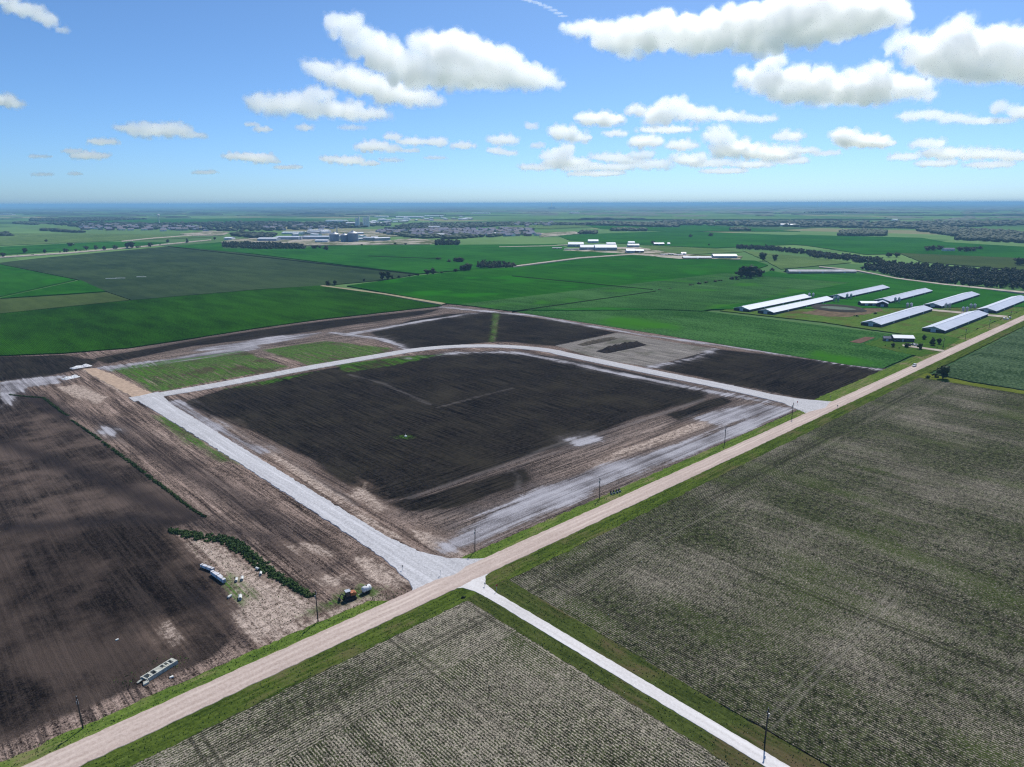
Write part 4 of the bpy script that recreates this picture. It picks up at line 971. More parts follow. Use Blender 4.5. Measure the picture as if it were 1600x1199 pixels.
def gable_shell(x0, x1, y0, y1, h, rh, over=0.5, axis='x'):
    """walls and roof arrays of a gable building; the ridge runs along axis"""
    w, r = MB(), MB()
    if axis == 'x':
        m_ = (y0 + y1) / 2
        for x, s in ((x0, 0), (x1, 1)):
            f = (0, 4, 3, 2, 1); f = f if s == 0 else f[::-1]
            w.add([(x, y0, 0), (x, y1, 0), (x, y1, h), (x, m_, h + rh), (x, y0, h)], [tuple((0, 1, 2, 3, 4)) if s else (4, 3, 2, 1, 0)])
        w.add([(x0, y0, 0), (x1, y0, 0), (x1, y0, h), (x0, y0, h)], [(0, 1, 2, 3)])
        w.add([(x1, y1, 0), (x0, y1, 0), (x0, y1, h), (x1, y1, h)], [(0, 1, 2, 3)])
        sl = rh / ((y1 - y0) / 2); t = 0.18
        a, b = y0 - over, y1 + over; e0, e1 = h - over * sl, h + rh
        for (ya, yb, za, zb) in ((a, m_, e0, e1), (m_, b, e1, e0)):
            r.add([(x0 - over, ya, za), (x1 + over, ya, za), (x1 + over, yb, zb), (x0 - over, yb, zb),
                   (x0 - over, ya, za + t), (x1 + over, ya, za + t), (x1 + over, yb, zb + t), (x0 - over, yb, zb + t)],
                  [(3, 2, 1, 0), (4, 5, 6, 7), (0, 1, 5, 4), (1, 2, 6, 5), (2, 3, 7, 6), (3, 0, 4, 7)])
    else:
        w2, r2 = gable_shell(y0, y1, x0, x1, h, rh, over, 'x')
        for src, dst in ((w2, w), (r2, r)):
            dst.v = [(y, x, z) for (x, y, z) in src.v]; dst.f = [q[::-1] for q in src.f]; dst.mi = src.mi
    return w, r
# long livestock barns: 157 m of white roof over dark curtain walls
def barn(xa, xb, ya, yb, label, roof, fans=True):
    o = empty('livestock_barn', (xa, ya, 0)); L, W = xb - xa, yb - ya; h, rh = 2.9, 2.7
    w, r = gable_shell(0, L, 0, W, h, rh, 0.7)
    wall = w.build('wall', DARK_WALL, o)
    rf = r.build('roof', roof, o)
    MB().box(-0.6, L + 0.6, W / 2 - 0.25, W / 2 + 0.25, h + rh + 0.12, h + rh + 0.34).build('ridge_cap', roof, rf)
    for x, s in ((-0.05, -1), (L + 0.05, 1)):
        MB().prism([(0.4, h), (W - 0.4, h), (W / 2, h + rh - 0.15)], 0, 0.04).build('gable_cladding', GABLE, o).matrix_local = Matrix.Translation((x, 0, 0)) @ Matrix.Rotation(R(90), 4, 'Z')
    MB().box(-0.14, -0.06, W / 2 - 2.2, W / 2 + 2.2, 0, 3.4).build('end_door', DOOR, o)
    MB().box(-0.05, L + 0.05, -0.12, -0.02, 0.2, 1.0).build('side_skirting', GREEN_WALL, o)
    MB().box(0.3, L - 0.3, -0.16, -0.05, 1.35, 2.45).build('side_curtain', GREEN_WALL, o)
    for k in range(3):
        x = L * (0.22 + 0.29 * k)
        b = MB().box(x - 0.9, x + 0.9, -0.75, -0.17, 0.7, 2.3); b.build('fan_box', FAN, o)
    return tag(o, label, 'barn', 'long white roofed livestock barns')
barn(730, 889, 386, 405, 'leftmost long white barn, nearest the corn', WHITE_ROOF)
barn(730, 888, 357, 375.5, 'second long white barn, in front of the leftmost', WHITE_ROOF)
barn(914, 1071, 355, 373.5, 'farthest left barn in the back row, in line with the second barn', GREY_ROOF)
barn(915, 1072, 300, 318.5, 'second barn of the back row, behind the dark sheds', GREY_ROOF)
barn(916, 1073, 244.5, 263, 'third barn of the back row, in line with the front middle barn', GREY_ROOF)
barn(916, 1073, 190.5, 209, 'rightmost barn of the back row, cut by the picture edge', GREY_ROOF)
barn(731, 887, 245.5, 264.2, 'front middle long barn, behind the small ploughed plot', GREY_ROOF)
barn(739, 888, 191.5, 210.5, 'front right long barn, nearest the gravel road', GREY_ROOF)
YARD = grass_material('barn_yard_grass', srgb(66, 98, 38), srgb(110, 140, 64), srgb(100, 92, 58), 0, 0.5)
sheet('barn_yard', [(706, 176.5), (712, 250), (722, 300), (716, 414), (900, 420), (1100, 405), (1110, 176.5)], 0.25, YARD, 4.0, 1.5, 9.0, 3, label='mown grass yard between the long barns')
DIRT = flat('yard_dirt', srgb(122, 106, 86)[:3], 0.95, 0.0, 0.0, 0.3, 0.15)
PALE = flat('pale_gravel_yard', srgb(196, 184, 170)[:3], 0.95, 0.0, 0.0, 0.25, 0.08)
m = Mat('yard_ground'); n1 = m.noise(m.vec(0.010, 0.02, 1), 5, 0.65); n2 = m.noise(m.vec(0.06, 0.06, 1), 3, 0.6)
YARDG = m.color(m.mix(m.rng(m.math('ADD', n1, m.math('MULTIPLY', m.math('SUBTRACT', n2, 0.5), 0.3)), 0.46, 0.56), m.mix(n2, srgb(84, 104, 60), srgb(120, 116, 84)), m.mix(n2, srgb(176, 166, 150), srgb(214, 204, 190)))).m
sheet('bare_earth', GP([(1250, 490), (1280, 484), (1330, 479), (1375, 482), (1380, 486), (1352, 492), (1325, 496), (1290, 495)]), 0.32, DIRT, 3.0, 2.0, 6.0, 5, label='bare brown earth around the pond')
strip('yard_track', [(890, 176), (888, 230), (890, 300), (892, 385)], [(905, 176), (902, 230), (905, 300), (906, 385)], 0.34, PALE, 3.0, 1.2, 5.0, 31, label='pale gravel track between the two rows of barns')
strip('yard_track', GP([(1410, 539), (1440, 543), (1476, 548)]), GP([(1410, 541.5), (1438, 545.5), (1474, 550.5)]), 0.40, PALE, 2.0, 0.4, 3.0, 33, label='short pale driveway from the farmhouse to the road')
LAWN = grass_material('lawn_grass', srgb(52, 88, 30), srgb(88, 120, 48), srgb(96, 92, 58), 0, 0.46)
sheet('lawn', GP([(1350, 538), (1380, 528), (1420, 520), (1470, 524), (1500, 530), (1475, 547), (1440, 558), (1400, 550)]), 0.30, LAWN, 3.0, 1.5, 6.0, 6, label='farmhouse lawn beside the front barns', skirt=1.5)
sheet('garden_plot', GP([(1327, 535), (1352, 527), (1368, 528), (1345, 537)]), 0.34, flat('garden_soil', srgb(122, 98, 86)[:3], 0.95, 0, 0, 0.2, 0.3), 2.0, 0.4, 3.0, 8, label='tilled brown garden plot beside the farmhouse', skirt=1.0)
# pond with an earth bank
pc = G(1309, 483.2); mb = MB(); prof = [(25.5, -0.3), (21.5, 2.2), (19.5, 2.1), (15.0, 0.45)]
mb.lathe(prof, 40)
pond_bank = mb.build('pond_bank', flat('pond_bank_soil', srgb(62, 60, 52)[:3], 0.9, 0.1), None, True); pond_bank.location = (pc.x, pc.y, 0.3); pond_bank.scale = (1.0, 1.25, 1)
tag(pond_bank, 'dark earth bank ringing the small pond', kind='structure')
mw = Mat('pond_water', 0.6, 0.12); mw.color(mw.mix(mw.rng(mw.noise(mw.vec(0.2), 3), 0.3, 0.7), srgb(38, 60, 40), srgb(66, 92, 58)))
pw = MB(); pw.lathe([(0.01, 0.6), (17, 0.6)], 32); pond = pw.build('pond_water', mw.m); pond.location = (pc.x, pc.y, 0.3); pond.scale = (1, 1.25, 1)
tag(pond, 'dull green water of the round pond', kind='structure')
# feed bins: hopper cone, shell and lid on legs
fb = empty('feed_bin')
b = MB(); b.lathe([(0.35, 1.6), (1.45, 3.3), (1.45, 6.6)], 16); b.build('shell', STEEL, fb, True)
b = MB(); b.lathe([(1.55, 6.55), (0.3, 7.5), (0.3, 7.75), (0.01, 7.8)], 16); b.build('roof_cone', STEEL, fb, True)
for k in range(4):
    a = math.pi / 4 + k * math.pi / 2; MB().tube((1.4 * math.cos(a), 1.4 * math.sin(a), 0), (1.4 * math.cos(a), 1.4 * math.sin(a), 3.6), 0.09, n=6).build('leg', STEEL, fb)
first = True
for lab, px, py in [('beside the leftmost barn end', 1264, 467), ('beside the second barn end', 1303, 473), ('in front of the back row left barn', 1323, 468.5), ('in front of the barn behind the sheds', 1398, 474.5),
                    ('behind the front middle barn roof', 1417, 483.5), ('in front of the third back row barn', 1477, 484), ('left of the pair behind the front right barn', 1504, 490), ('right pair behind the front right barn', 1516, 485)]:
    for j in range(2):
        o = fb if first else copy_tree(fb); first = False
        p = G(px + j * 6.0, py); o.location = (p.x, p.y, 0.25)
        tag(o, ('left' if j == 0 else 'right') + ' feed bin of the pair ' + lab, 'feed bin', 'steel feed bins among the barns')
def building(name, label, loc, L, W, h, rh, wallm, roofm, rz=0.0, axis='x', cat='building', group=None, doors=(), wins=(), over=0.4):
    o = empty(name, loc, rz); w, r = gable_shell(-L / 2, L / 2, -W / 2, W / 2, h, rh, over, axis)
    wl = w.build('wall', wallm, o); r.build('roof', roofm, o)
    for (side, u, ww, hh) in doors:      # side: 'x-' or 'y-'
        d = MB()
        d.box(-L / 2 - 0.08, -L / 2 - 0.01, u - ww / 2, u + ww / 2, 0, hh) if side == 'x-' else d.box(u - ww / 2, u + ww / 2, -W / 2 - 0.08, -W / 2 - 0.01, 0, hh)
        d.build('door', DOOR, o)
    for (side, u, ww, z0, z1) in wins:
        d = MB(); f = MB()
        if side == 'x-':
            d.box(-L / 2 - 0.06, -L / 2 - 0.01, u - ww / 2, u + ww / 2, z0, z1); f.box(-L / 2 - 0.12, -L / 2 - 0.02, u - ww / 2 - 0.1, u + ww / 2 + 0.1, z0 - 0.12, z0)
        else:
            d.box(u - ww / 2, u + ww / 2, -W / 2 - 0.06, -W / 2 - 0.01, z0, z1); f.box(u - ww / 2 - 0.1, u + ww / 2 + 0.1, -W / 2 - 0.12, -W / 2 - 0.02, z0 - 0.12, z0)
        g_ = d.build('window', GLASS, o); f.build('sill', WHITEP, g_)
    return tag(o, label, cat, group)
def pb(px, py, z=0.25):
    p = G(px, py); return (p.x, p.y, z)
# farmhouse, sheds, old barn
building('farmhouse', 'dark farmhouse with a white roof on the lawn', pb(1409, 533), 10, 17, 3.2, 1.9, SIDING, WHITE_ROOF, R(38), 'y', 'house', doors=[('x-', 1, 1.1, 2.2)], wins=[('x-', -6, 1.6, 1.0, 2.3), ('x-', -3, 1.4, 1.0, 2.3), ('x-', 4.5, 1.4, 1.0, 2.3), ('x-', 7.5, 1.4, 1.0, 2.3)])
building('garden_shed', 'small dark shed left of the farmhouse', pb(1385, 533), 5, 5.5, 2.6, 1.4, SIDING, SHINGLE, R(30), 'y', 'shed', doors=[('x-', 0, 1.8, 2.0)])
building('equipment_shed', 'long dark shed with white roof behind the pond', pb(1356, 478), 10, 20, 3.6, 1.6, DARK_WALL, WHITE_ROOF, R(44), 'y', 'shed', doors=[('x-', -5, 4, 3.0), ('x-', 4, 4, 3.0)])
building('machine_shed', 'small dark shed right of the long dark shed', pb(1378, 479.5), 12, 12, 4.2, 2.6, DARK_WALL, GREY_ROOF, R(20), 'x', 'shed', doors=[('x-', 0, 3.6, 3.2)])
def px_building(name, label, x0, x1, y, h, depth, rh, wallm, roofm, cat='building', group=None, axis=None, doors=(), wins=(), z=0.25):
    """building whose near face stands between two picture columns"""
    a, b_ = G(x0, y), G(x1, y); L = (b_ - a).length; rz = math.atan2(b_.y - a.y, b_.x - a.x)
    back = Vector((-math.sin(rz), math.cos(rz), 0)); c = (a + b_) / 2 + back * depth / 2
    return building(name, label, (c.x, c.y, z), L, depth, h, rh, wallm, roofm, rz, axis or 'x', cat, group, doors, wins)
ob = px_building('old_barn', 'long weathered grey barn at the wood edge', 1233, 1338, 427.5, 3.2, 14, 2.6, TAN_W, OLD_ROOF, 'barn', doors=[('y-', -40, 3.5, 2.8), ('y-', 0, 3.5, 2.8), ('y-', 38, 3.5, 2.8)])
# white farm with many sheds
fg = 'sheds of the white farm'
for (x0, x1, y, h, d, rh, wm, rm, lab) in [
    (888, 912, 385.5, 6, 40, 5, GABLE, WHITE_ROOF, 'leftmost shed of the white farm'), (919, 935, 379.5, 5, 25, 4, WHITEP, WHITE_ROOF, 'white shed at the back of the white farm'),
    (907, 930, 391, 7, 45, 5, GABLE, WHITE_ROOF, 'front left white roofed shed of the white farm'), (930, 964, 392, 8, 50, 6, GABLE, WHITE_ROOF, 'largest grey walled hall of the white farm'),
    (948, 962, 384.5, 6, 30, 3, GABLE, WHITE_ROOF, 'shed behind the largest hall of the white farm'), (982, 992, 382, 5, 25, 3, WHITEP, WHITE_ROOF, 'small white shed at the back right of the farm'),
    (981, 999, 387, 6, 28, 3, GABLE, WHITE_ROOF, 'lavender walled shed right of the white farm'), (979, 992, 396, 6, 25, 4, GABLE, WHITE_ROOF, 'front right shed of the farm with a gable end'),
    (993, 1006, 395.5, 5, 22, 3, SIDING, WHITE_ROOF, 'open fronted shed at the right end of the farm'), (1022, 1038, 383.5, 4, 20, 3, SIDING, GREY_ROOF, 'low grey shed far right of the white farm'), (1043, 1047, 383, 4, 10, 2, WHITEP, WHITE_ROOF, 'tiny white hut far right of the white farm')]:
    px_building('farm_shed', lab, x0, x1, y, h, d, rh, wm, rm, 'shed', fg, doors=[('y-', 0, 5, h * 0.7)])
px_building('long_shed', 'long low dark shed right of the white farm', 1068, 1112, 405, 3, 16, 1.8, DARK_WALL, GREY_ROOF, 'shed', doors=[('y-', 0, 4, 2.6)])
px_building('long_shed', 'long white roofed shed right of the dark low shed', 1115, 1152, 404, 5, 25, 3.5, GABLE, WHITE_ROOF, 'shed', doors=[('y-', 0, 5, 4)])
for i, (x0, x1, y) in enumerate([(1032, 1043, 399.5), (1045, 1053, 399), (1053, 1067, 400)]):
    px_building('stock_pen', ORD[i] + ' low dark pen from the left between farm and long sheds', x0, x1, y, 2.2, 10, 1.2, DARK_WALL, OLD_ROOF, 'pen', 'low dark pens', doors=[('y-', 0, 3, 2.0)])
for i, (x0, x1, y) in enumerate([(863, 878, 389.5), (882, 905, 391.5)]):
    px_building('stock_pen', ['dark low pen left of the white farm', 'dark low pen in front of the leftmost farm shed'][i], x0, x1, y, 2.5, 10, 1.2, DARK_WALL, OLD_ROOF, 'pen', doors=[('y-', 0, 3, 2.0)])
for i, (x0, x1, y) in enumerate([(1220, 1233, 353.5), (1235, 1247, 354)]):
    px_building('far_barn', ['left of two far white barns near the skyline', 'right of two far white barns near the skyline'][i], x0, x1, y, 8, 30, 4, WHITEP, WHITE_ROOF, 'barn')
px_building('far_house', 'white house inside the far farm grove', 1475, 1492, 393, 5, 12, 3, WHITEP, SHINGLE, 'house', doors=[('y-', 2, 1.5, 2.2)], wins=[('y-', -4, 2, 1, 2.4), ('y-', 6, 2, 1, 2.4)])

# grain bins and concrete elevator
def grain_bin(px, py, dia, wall, label, cone=0.20):
    p = G(px, py); o = empty('grain_bin', (p.x, p.y, 0)); r = dia / 2
    pr = [(r, 0)]; nr = 12
    for k in range(nr):
        z = wall * (k + 1) / nr; pr += [(r, z - 0.5), (r + 0.25, z - 0.25), (r, z)]
    b = MB(); b.lathe(pr, 36); b.build('shell', BIN_STEEL, o, True)
    b = MB(); b.lathe([(r + 0.5, wall - 0.1), (r * 0.12, wall + dia * cone), (r * 0.12, wall + dia * cone + 1.2), (0.01, wall + dia * cone + 1.4)], 36); rf = b.build('roof', STEEL, o, True)
    b = MB(); b.tube((r + 0.6, 0, 0), (r + 0.6, 0, wall), 0.35, n=6); b.build('ladder', STEEL, o)
    b = MB(); b.box(-r - 0.06, -r + 0.1, -1.5, 1.5, 0, 3); b.build('door', DOOR, o)
    return tag(o, label, 'grain bin', 'steel grain bins')
grain_bin(523, 377.5, 32, 24, 'left grain bin, standing apart, with bright cone roof')
grain_bin(538.5, 378, 25, 22, 'middle narrow grain bin partly behind the widest one')
grain_bin(552, 378, 35, 28, 'right and widest grain bin with bright cone roof')
lg = G(527.5, 377); o = empty('bucket_elevator', (lg.x, lg.y, 0)); b = MB().box(-1.2, 1.2, -1.2, 1.2, 0, 48); b.build('leg_casing', STEEL, o); MB().box(-2.4, 2.4, -1.8, 1.8, 46, 51).build('head', STEEL, o)
MB().tube((1, 0, 46), (34, -12, 30), 0.5, n=6).build('spout', STEEL, o); tag(o, 'tall thin bucket elevator beside the left grain bin', 'elevator')
def elevator(px, py, n, rad, h, label):
    p = G(px, py); o = empty('grain_elevator', (p.x, p.y, 0), R(-133.1))
    for k in range(n):
        b = MB(); b.tube((0, (k - (n - 1) / 2) * rad * 1.9, 0), (0, (k - (n - 1) / 2) * rad * 1.9, h), rad, n=18); b.build('silo', CONCRETE, o, False)
    MB().box(-rad * 0.6, rad * 0.6, -rad * n * 0.9, rad * n * 0.55, h, h + 6).build('gallery', CONCRETE, o)
    MB().box(-rad * 0.7, rad * 0.7, rad * n * 0.55, rad * n * 0.95, h, h + 14).build('head_house', CONCRETE, o)
    return tag(o, label, 'elevator', 'white concrete grain elevators')
elevator(559, 355.5, 2, 6.0, 42, 'left white concrete grain elevator in the town')
elevator(572.5, 355, 3, 6.2, 44, 'right white concrete grain elevator in the town')
# water tower on the left, stacks and masts on the skyline
p = G(249, 350); o = empty('water_tower', (p.x, p.y, 0)); b = MB(); b.lathe([(5.5, 0), (2.4, 6), (2.0, 40), (3.2, 44)], 20); b.build('stem', WHITEP, o, True)
b = MB(); b.lathe([(3.0, 43), (8.5, 49), (9.5, 53), (8.5, 57), (4.5, 60), (0.01, 61)], 24); b.build('tank', WHITEP, o, True); tag(o, 'white water tower above the left town trees', 'water tower')
p = G(862, 327); o = empty('power_station_chimney', (p.x, p.y, 0)); MB().tube((0, 0, 0), (0, 0, 138), 9, 6, 14).build('stack', CONCRETE, o); MB().box(-60, 60, -40, 40, 0, 42).build('boiler_house', BIN_STEEL, o); tag(o, 'tall far chimney on the skyline', 'chimney')
for i, (x, h) in enumerate([(888, 110), (911, 105), (1276, 130), (1283, 120)]):
    p = G(x, 328); o = empty('mast', (p.x, p.y, 0)); MB().tube((0, 0, 0), (0, 0, h), 3.0, 1.2, 6).build('shaft', STEEL, o); MB().box(-8, 8, -8, 8, 0, 5).build('base', CONCRETE, o)
    tag(o, ['left of two masts right of the far chimney', 'right of two masts right of the far chimney', 'left of two masts at the right skyline', 'right of two masts at the right skyline'][i], 'mast')

# yards, pale tracks and roads in the distance
def pxstrip(name, a, b, mat, z, label, jit=1.0): return strip(name, GP(a), GP(b), z, mat, 10.0, jit, 15.0, len(label), 1.6, label=label)
for (pts, z, lab) in [
    ([(345, 379), (360, 374), (470, 370), (520, 376), (600, 377), (640, 373), (700, 377), (672, 382), (560, 383), (480, 384), (350, 382)], 0.9, 'pale gravel yards around the grain bins'),
    ([(470, 368), (520, 362), (640, 360), (700, 367), (590, 371)], 0.95, 'pale industrial ground behind the grain bins'),
    ([(280, 366), (330, 361), (358, 363), (350, 368), (300, 369)], 1.0, 'pale graded earth right of the water tower'),
    ([(880, 392), (905, 387), (1000, 387), (1060, 398), (1160, 401), (1155, 406), (1060, 405), (960, 396)], 0.95, 'pale farmyard around the white sheds'),
    ([(840, 365), (900, 362), (905, 366), (845, 371)], 1.0, 'pale lot at the right end of the town')]:
    sheet('gravel_yard', GP(pts), z, YARDG, 12.0, 5.0, 40.0, 4, 2.0, label=lab)
pxstrip('farm_road', [(-40, 404.2), (100, 395.5), (230, 384.5), (330, 374.8)], [(-40, 406.0), (100, 397.0), (230, 385.7), (330, 375.7)], PALE, 1.25, 'pale far farm road on the left')
pxstrip('farm_road', [(190, 377), (240, 372), (330, 365.5)], [(190, 378), (240, 373.2), (330, 366.5)], PALE, 1.2, 'pale graded track left of the town')
pxstrip('field_track', [(505, 447), (600, 459.5), (697, 475.5)], [(500, 448), (597, 461), (690, 477.5)], flat('tan_track', srgb(170, 160, 130)[:3], 0.95, 0), 1.15, 'tan field track between two corn fields', 0.6)
pxstrip('field_track', [(800, 416.5), (905, 403), (985, 397.5), (1040, 400)], [(802, 418), (905, 404.8), (985, 399), (1040, 401.5)], PALE, 1.15, 'pale farm track leading to the white farm')
pxstrip('farm_road', [(1280, 417), (1340, 423), (1400, 435), (1470, 444), (1600, 457), (1700, 466)], [(1280, 418.2), (1340, 424.5), (1400, 436.6), (1470, 445.8), (1600, 459.4), (1700, 468.5)], PALE, 1.2, 'pale lane curving along the edge of the wood')
pxstrip('farm_road', [(780, 386), (860, 384.5), (900, 382)], [(780, 386.8), (860, 385.3), (900, 382.8)], PALE, 1.2, 'thin pale road left of the white farm')
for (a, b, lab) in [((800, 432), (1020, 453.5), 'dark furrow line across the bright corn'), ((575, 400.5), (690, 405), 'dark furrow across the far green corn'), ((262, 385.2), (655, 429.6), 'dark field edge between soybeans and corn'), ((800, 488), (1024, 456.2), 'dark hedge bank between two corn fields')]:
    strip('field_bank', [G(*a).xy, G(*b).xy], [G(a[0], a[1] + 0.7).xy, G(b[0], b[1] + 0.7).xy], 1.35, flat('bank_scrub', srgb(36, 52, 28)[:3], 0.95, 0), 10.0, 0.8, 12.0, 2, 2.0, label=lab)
for i, (x, y) in enumerate([(173, 436), (188, 435.5), (221, 433.5)]):
    p = G(x, y); o = mesh_obj('silage_bag', *(lambda b: (b.v, b.f))(MB().tube((-8, 0, 0.5), (8, 0, 0.5), 0.65, 0.65, 10)), WHITEP); o.location = (p.x, p.y, 0); o.rotation_euler = (0, 0, R(-40))
    tag(o, ORD[i] + ' long white bag from the left in the dull field', 'bag', 'white bags in the soybean field')

# town: individual houses, warehouses and halls
HV = []
for s, (wm, rm) in enumerate([(WHITEP, SHINGLE), (TAN_W, SHINGLE2), (GABLE, SHINGLE), (BRICK_W, SHINGLE), (WHITEP, SHINGLE2)]):
    w, r = gable_shell(-7, 7, -5, 5, 3.6 + 1.4 * (s % 2), 3.0, 0.5); b = MB(); b.add(w.v, w.f, 0); b.add(r.v, r.f, 1); b.box(-1.0, 0.4, -5.06, -5.0, 0, 2.1, 1)
    t = b.build('house', [wm, rm]); HV.append(t.data); bpy.data.objects.remove(t)
rh_ = random.Random(8); cnt = 0
for (poly, n, lab, grp, big) in [
    ([(590, 363), (640, 360), (760, 358), (840, 360), (845, 368), (760, 371), (680, 371), (610, 368)], 190, 'small house in the housing estate right of the grain elevators', 'houses of the right housing estate', 1.8),
    ([(110, 353), (200, 352), (300, 355), (340, 358), (330, 362), (220, 362), (130, 360)], 80, 'small house among the left town trees', 'houses among the left town trees', 1.8),
    ([(400, 352), (520, 351), (560, 355), (520, 360), (420, 361)], 30, 'small house among the trees behind the grain bins', 'houses behind the grain bins', 1.6),
    ([(800, 349), (860, 347), (870, 353), (810, 355)], 20, 'small far house beyond the estate', 'houses beyond the estate', 1.6)]:
    for q in inside(GP(poly), n, np.random.default_rng(n)):
        o = link(bpy.data.objects.new('house', HV[cnt % 5])); o.location = (round(q[0] / 26) * 26 + rh_.uniform(-4, 4), round(q[1] / 34) * 34 + rh_.uniform(-4, 4), -0.2); o.scale = (big, big, big * 0.9)
        o.rotation_euler = (0, 0, rh_.choice([0, math.pi / 2, math.pi])); tag(o, lab, 'house', grp); cnt += 1
for i, (x0, x1, y, h, d, wm, rm, lab) in enumerate([
    (402, 432, 377, 8, 40, GABLE, WHITE_ROOF, 'long white roofed warehouse left of the grain bins'), (430, 470, 375, 9, 60, GABLE, GREY_ROOF, 'wide grey warehouse left of the grain bins'), (470, 514, 374.5, 9, 60, GABLE, GREY_ROOF, 'long grey hall touching the left grain bin'),
    (350, 362, 375, 6, 30, WHITEP, WHITE_ROOF, 'small pale hall above the shelter belt'), (492, 512, 379, 6, 20, WHITEP, WHITE_ROOF, 'low white office in front of the grain bins'), (580, 590, 375.5, 9, 14, WHITEP, WHITE_ROOF, 'white block house right of the grain bins'),
    (440, 478, 366, 6, 40, WHITEP, WHITE_ROOF, 'long pale shed behind the warehouses'), (480, 512, 363, 7, 50, TAN_W, WHITE_ROOF, 'pale flat hall behind the left grain bin'), (508, 540, 347, 10, 60, WHITEP, WHITE_ROOF, 'white factory left of the elevators'),
    (585, 605, 340, 10, 60, WHITEP, WHITE_ROOF, 'far white hall above the elevators'), (618, 660, 340.5, 10, 80, WHITEP, WHITE_ROOF, 'longest far white hall above the town'), (663, 690, 339, 9, 60, WHITEP, GREY_ROOF, 'far grey hall right of the longest white hall'),
    (590, 610, 346, 9, 40, GABLE, GREY_ROOF, 'grey hall right of the elevators'), (612, 640, 344.5, 8, 50, WHITEP, WHITE_ROOF, 'pale hall under the longest far hall'), (669, 686, 357, 8, 40, GABLE, GREY_ROOF, 'blue grey school hall behind the estate'),
    (683, 694, 369.5, 7, 30, WHITEP, WHITE_ROOF, 'white hall in front of the estate'), (733, 744, 368, 5, 60, WHITEP, WHITE_ROOF, 'pale slanting shed in the estate'), (765, 778, 367, 5, 60, WHITEP, WHITE_ROOF, 'second pale shed right in the estate'),
    (0, 19, 336, 9, 50, WHITEP, WHITE_ROOF, 'long white shed at the far left skyline'), (60, 66, 326, 9, 40, WHITEP, WHITE_ROOF, 'tiny white shed on the left skyline'), (735, 765, 334.5, 9, 60, WHITEP, WHITE_ROOF, 'far white hall right on the skyline'),
    (1065, 1072, 399, 4, 10, WHITEP, WHITE_ROOF, 'white hut by the low dark pens'), (1395, 1403, 345, 8, 30, WHITEP, WHITE_ROOF, 'white house in the right skyline woods'), (890, 905, 333, 9, 60, WHITEP, WHITE_ROOF, 'pale far hall below the far chimney'), (540, 556, 351, 9, 40, WHITEP, WHITE_ROOF, 'white hall touching the left elevator'), (578, 596, 350, 6, 40, BRICK_W, WHITE_ROOF, 'low brick hall touching the right elevator')]):
    px_building('hall', lab, x0, x1, y, h, d, 2.5, wm, rm, 'hall', 'pale halls of the town', doors=[('y-', 0, 5, 4.5)])

rr = np.random.default_rng(17)
for (poly, n, lab, grp) in [([(560, 350), (600, 341), (720, 338), (740, 343), (640, 350), (600, 356)], 34, 'pale far building in the town centre behind the elevators', 'pale buildings of the town centre'),
                            ([(420, 371), (500, 364), (560, 366), (640, 372), (560, 382), (470, 381)], 16, 'small pale building on the yards around the grain bins', 'small buildings on the yards')]:
    for q in inside(GP(poly), n, rr):
        L_, W_, h_ = rr.uniform(18, 60), rr.uniform(12, 26), rr.uniform(5, 10)
        building('town_building', lab, (q[0], q[1], 0.2), L_, W_, h_, 2.0, [WHITEP, CONCRETE, TAN_W, GABLE][int(rr.integers(4))], [WHITE_ROOF, WHITE_ROOF, GREY_ROOF][int(rr.integers(3))], R(90 * int(rr.integers(2))), 'x', 'building', grp, doors=[('x-', 0, 4, 4)])
# ------------------------------------------------------------------ utility poles, signs, car
WOOD = flat('pole_wood', (0.075, 0.060, 0.050), 0.9, 0.1, 0, 0.3, 2.0)
CERAMIC = flat('insulator', (0.55, 0.55, 0.55), 0.4, 0.4)
pole = empty('utility_pole')
MB().tube((0, 0, -0.8), (0, 0, 9.2), 0.19, 0.13, 10).build('shaft', WOOD, pole)
MB().box(-0.55, 0.10, -0.05, 0.05, 8.45, 8.57).build('bracket', WOOD, pole)
for x in (-0.5, 0.0):
    b = MB(); z0 = 8.57 if x else 9.2
    b.lathe([(0.03, z0), (0.09, z0 + 0.10), (0.06, z0 + 0.20), (0.09, z0 + 0.28), (0.01, z0 + 0.36)], 10, c=(x, 0)); b.build('insulator', CERAMIC, pole, True)
b = MB(); b.tube((0.30, 0, 6.9), (0.30, 0, 7.8), 0.22, n=12); b.build('transformer', STEEL, pole)
plist = [(130, 1139, 9.0, 'utility pole on the verge at the lower left corner'), (497, 972, 10.2, 'utility pole beside the weed bank and the orange machine'), (742, 862, 9.0, 'utility pole at the mouth of the site road'), (937, 780, 9.5, 'utility pole by the black pipe ends'),
         (1132, 695, 9.5, 'utility pole between grey mud and verge, right of centre'), (1237, 655, 9.8, 'utility pole at the far mouth of the loop road'), (1195, 1160, 9.0, 'utility pole beside the white lane'),
         (1473, 546, 10, 'utility pole by the farmhouse driveway'), (1508, 531, 10, 'utility pole in front of the front right barn'), (1545, 514.5, 10, 'utility pole at the end of the front right barn'), (1578, 500, 10, 'utility pole by the white gas tanks')]
for i, (x, y, h, lab) in enumerate(plist):
    o = pole if i == 0 else copy_tree(pole); p = G(x, y); o.location = (p.x, p.y, 0.0); o.scale = (1, 1, h / 9.2); o.rotation_euler = (R(0.6 * ((i * 7) % 5 - 2)), R(0.5 * ((i * 3) % 5 - 2)), R(90 if i != 6 else 0))
    tag(o, lab, 'pole', 'wooden utility poles')
RED = flat('sign_red', (0.45, 0.03, 0.03), 0.5, 0.3); SIGN_BACK = flat('sign_back', (0.35, 0.35, 0.36), 0.5, 0.4); YEL = flat('sign_yellow', (0.6, 0.42, 0.04), 0.5, 0.3); GRN_S = flat('sign_green', (0.03, 0.18, 0.08), 0.5, 0.3)
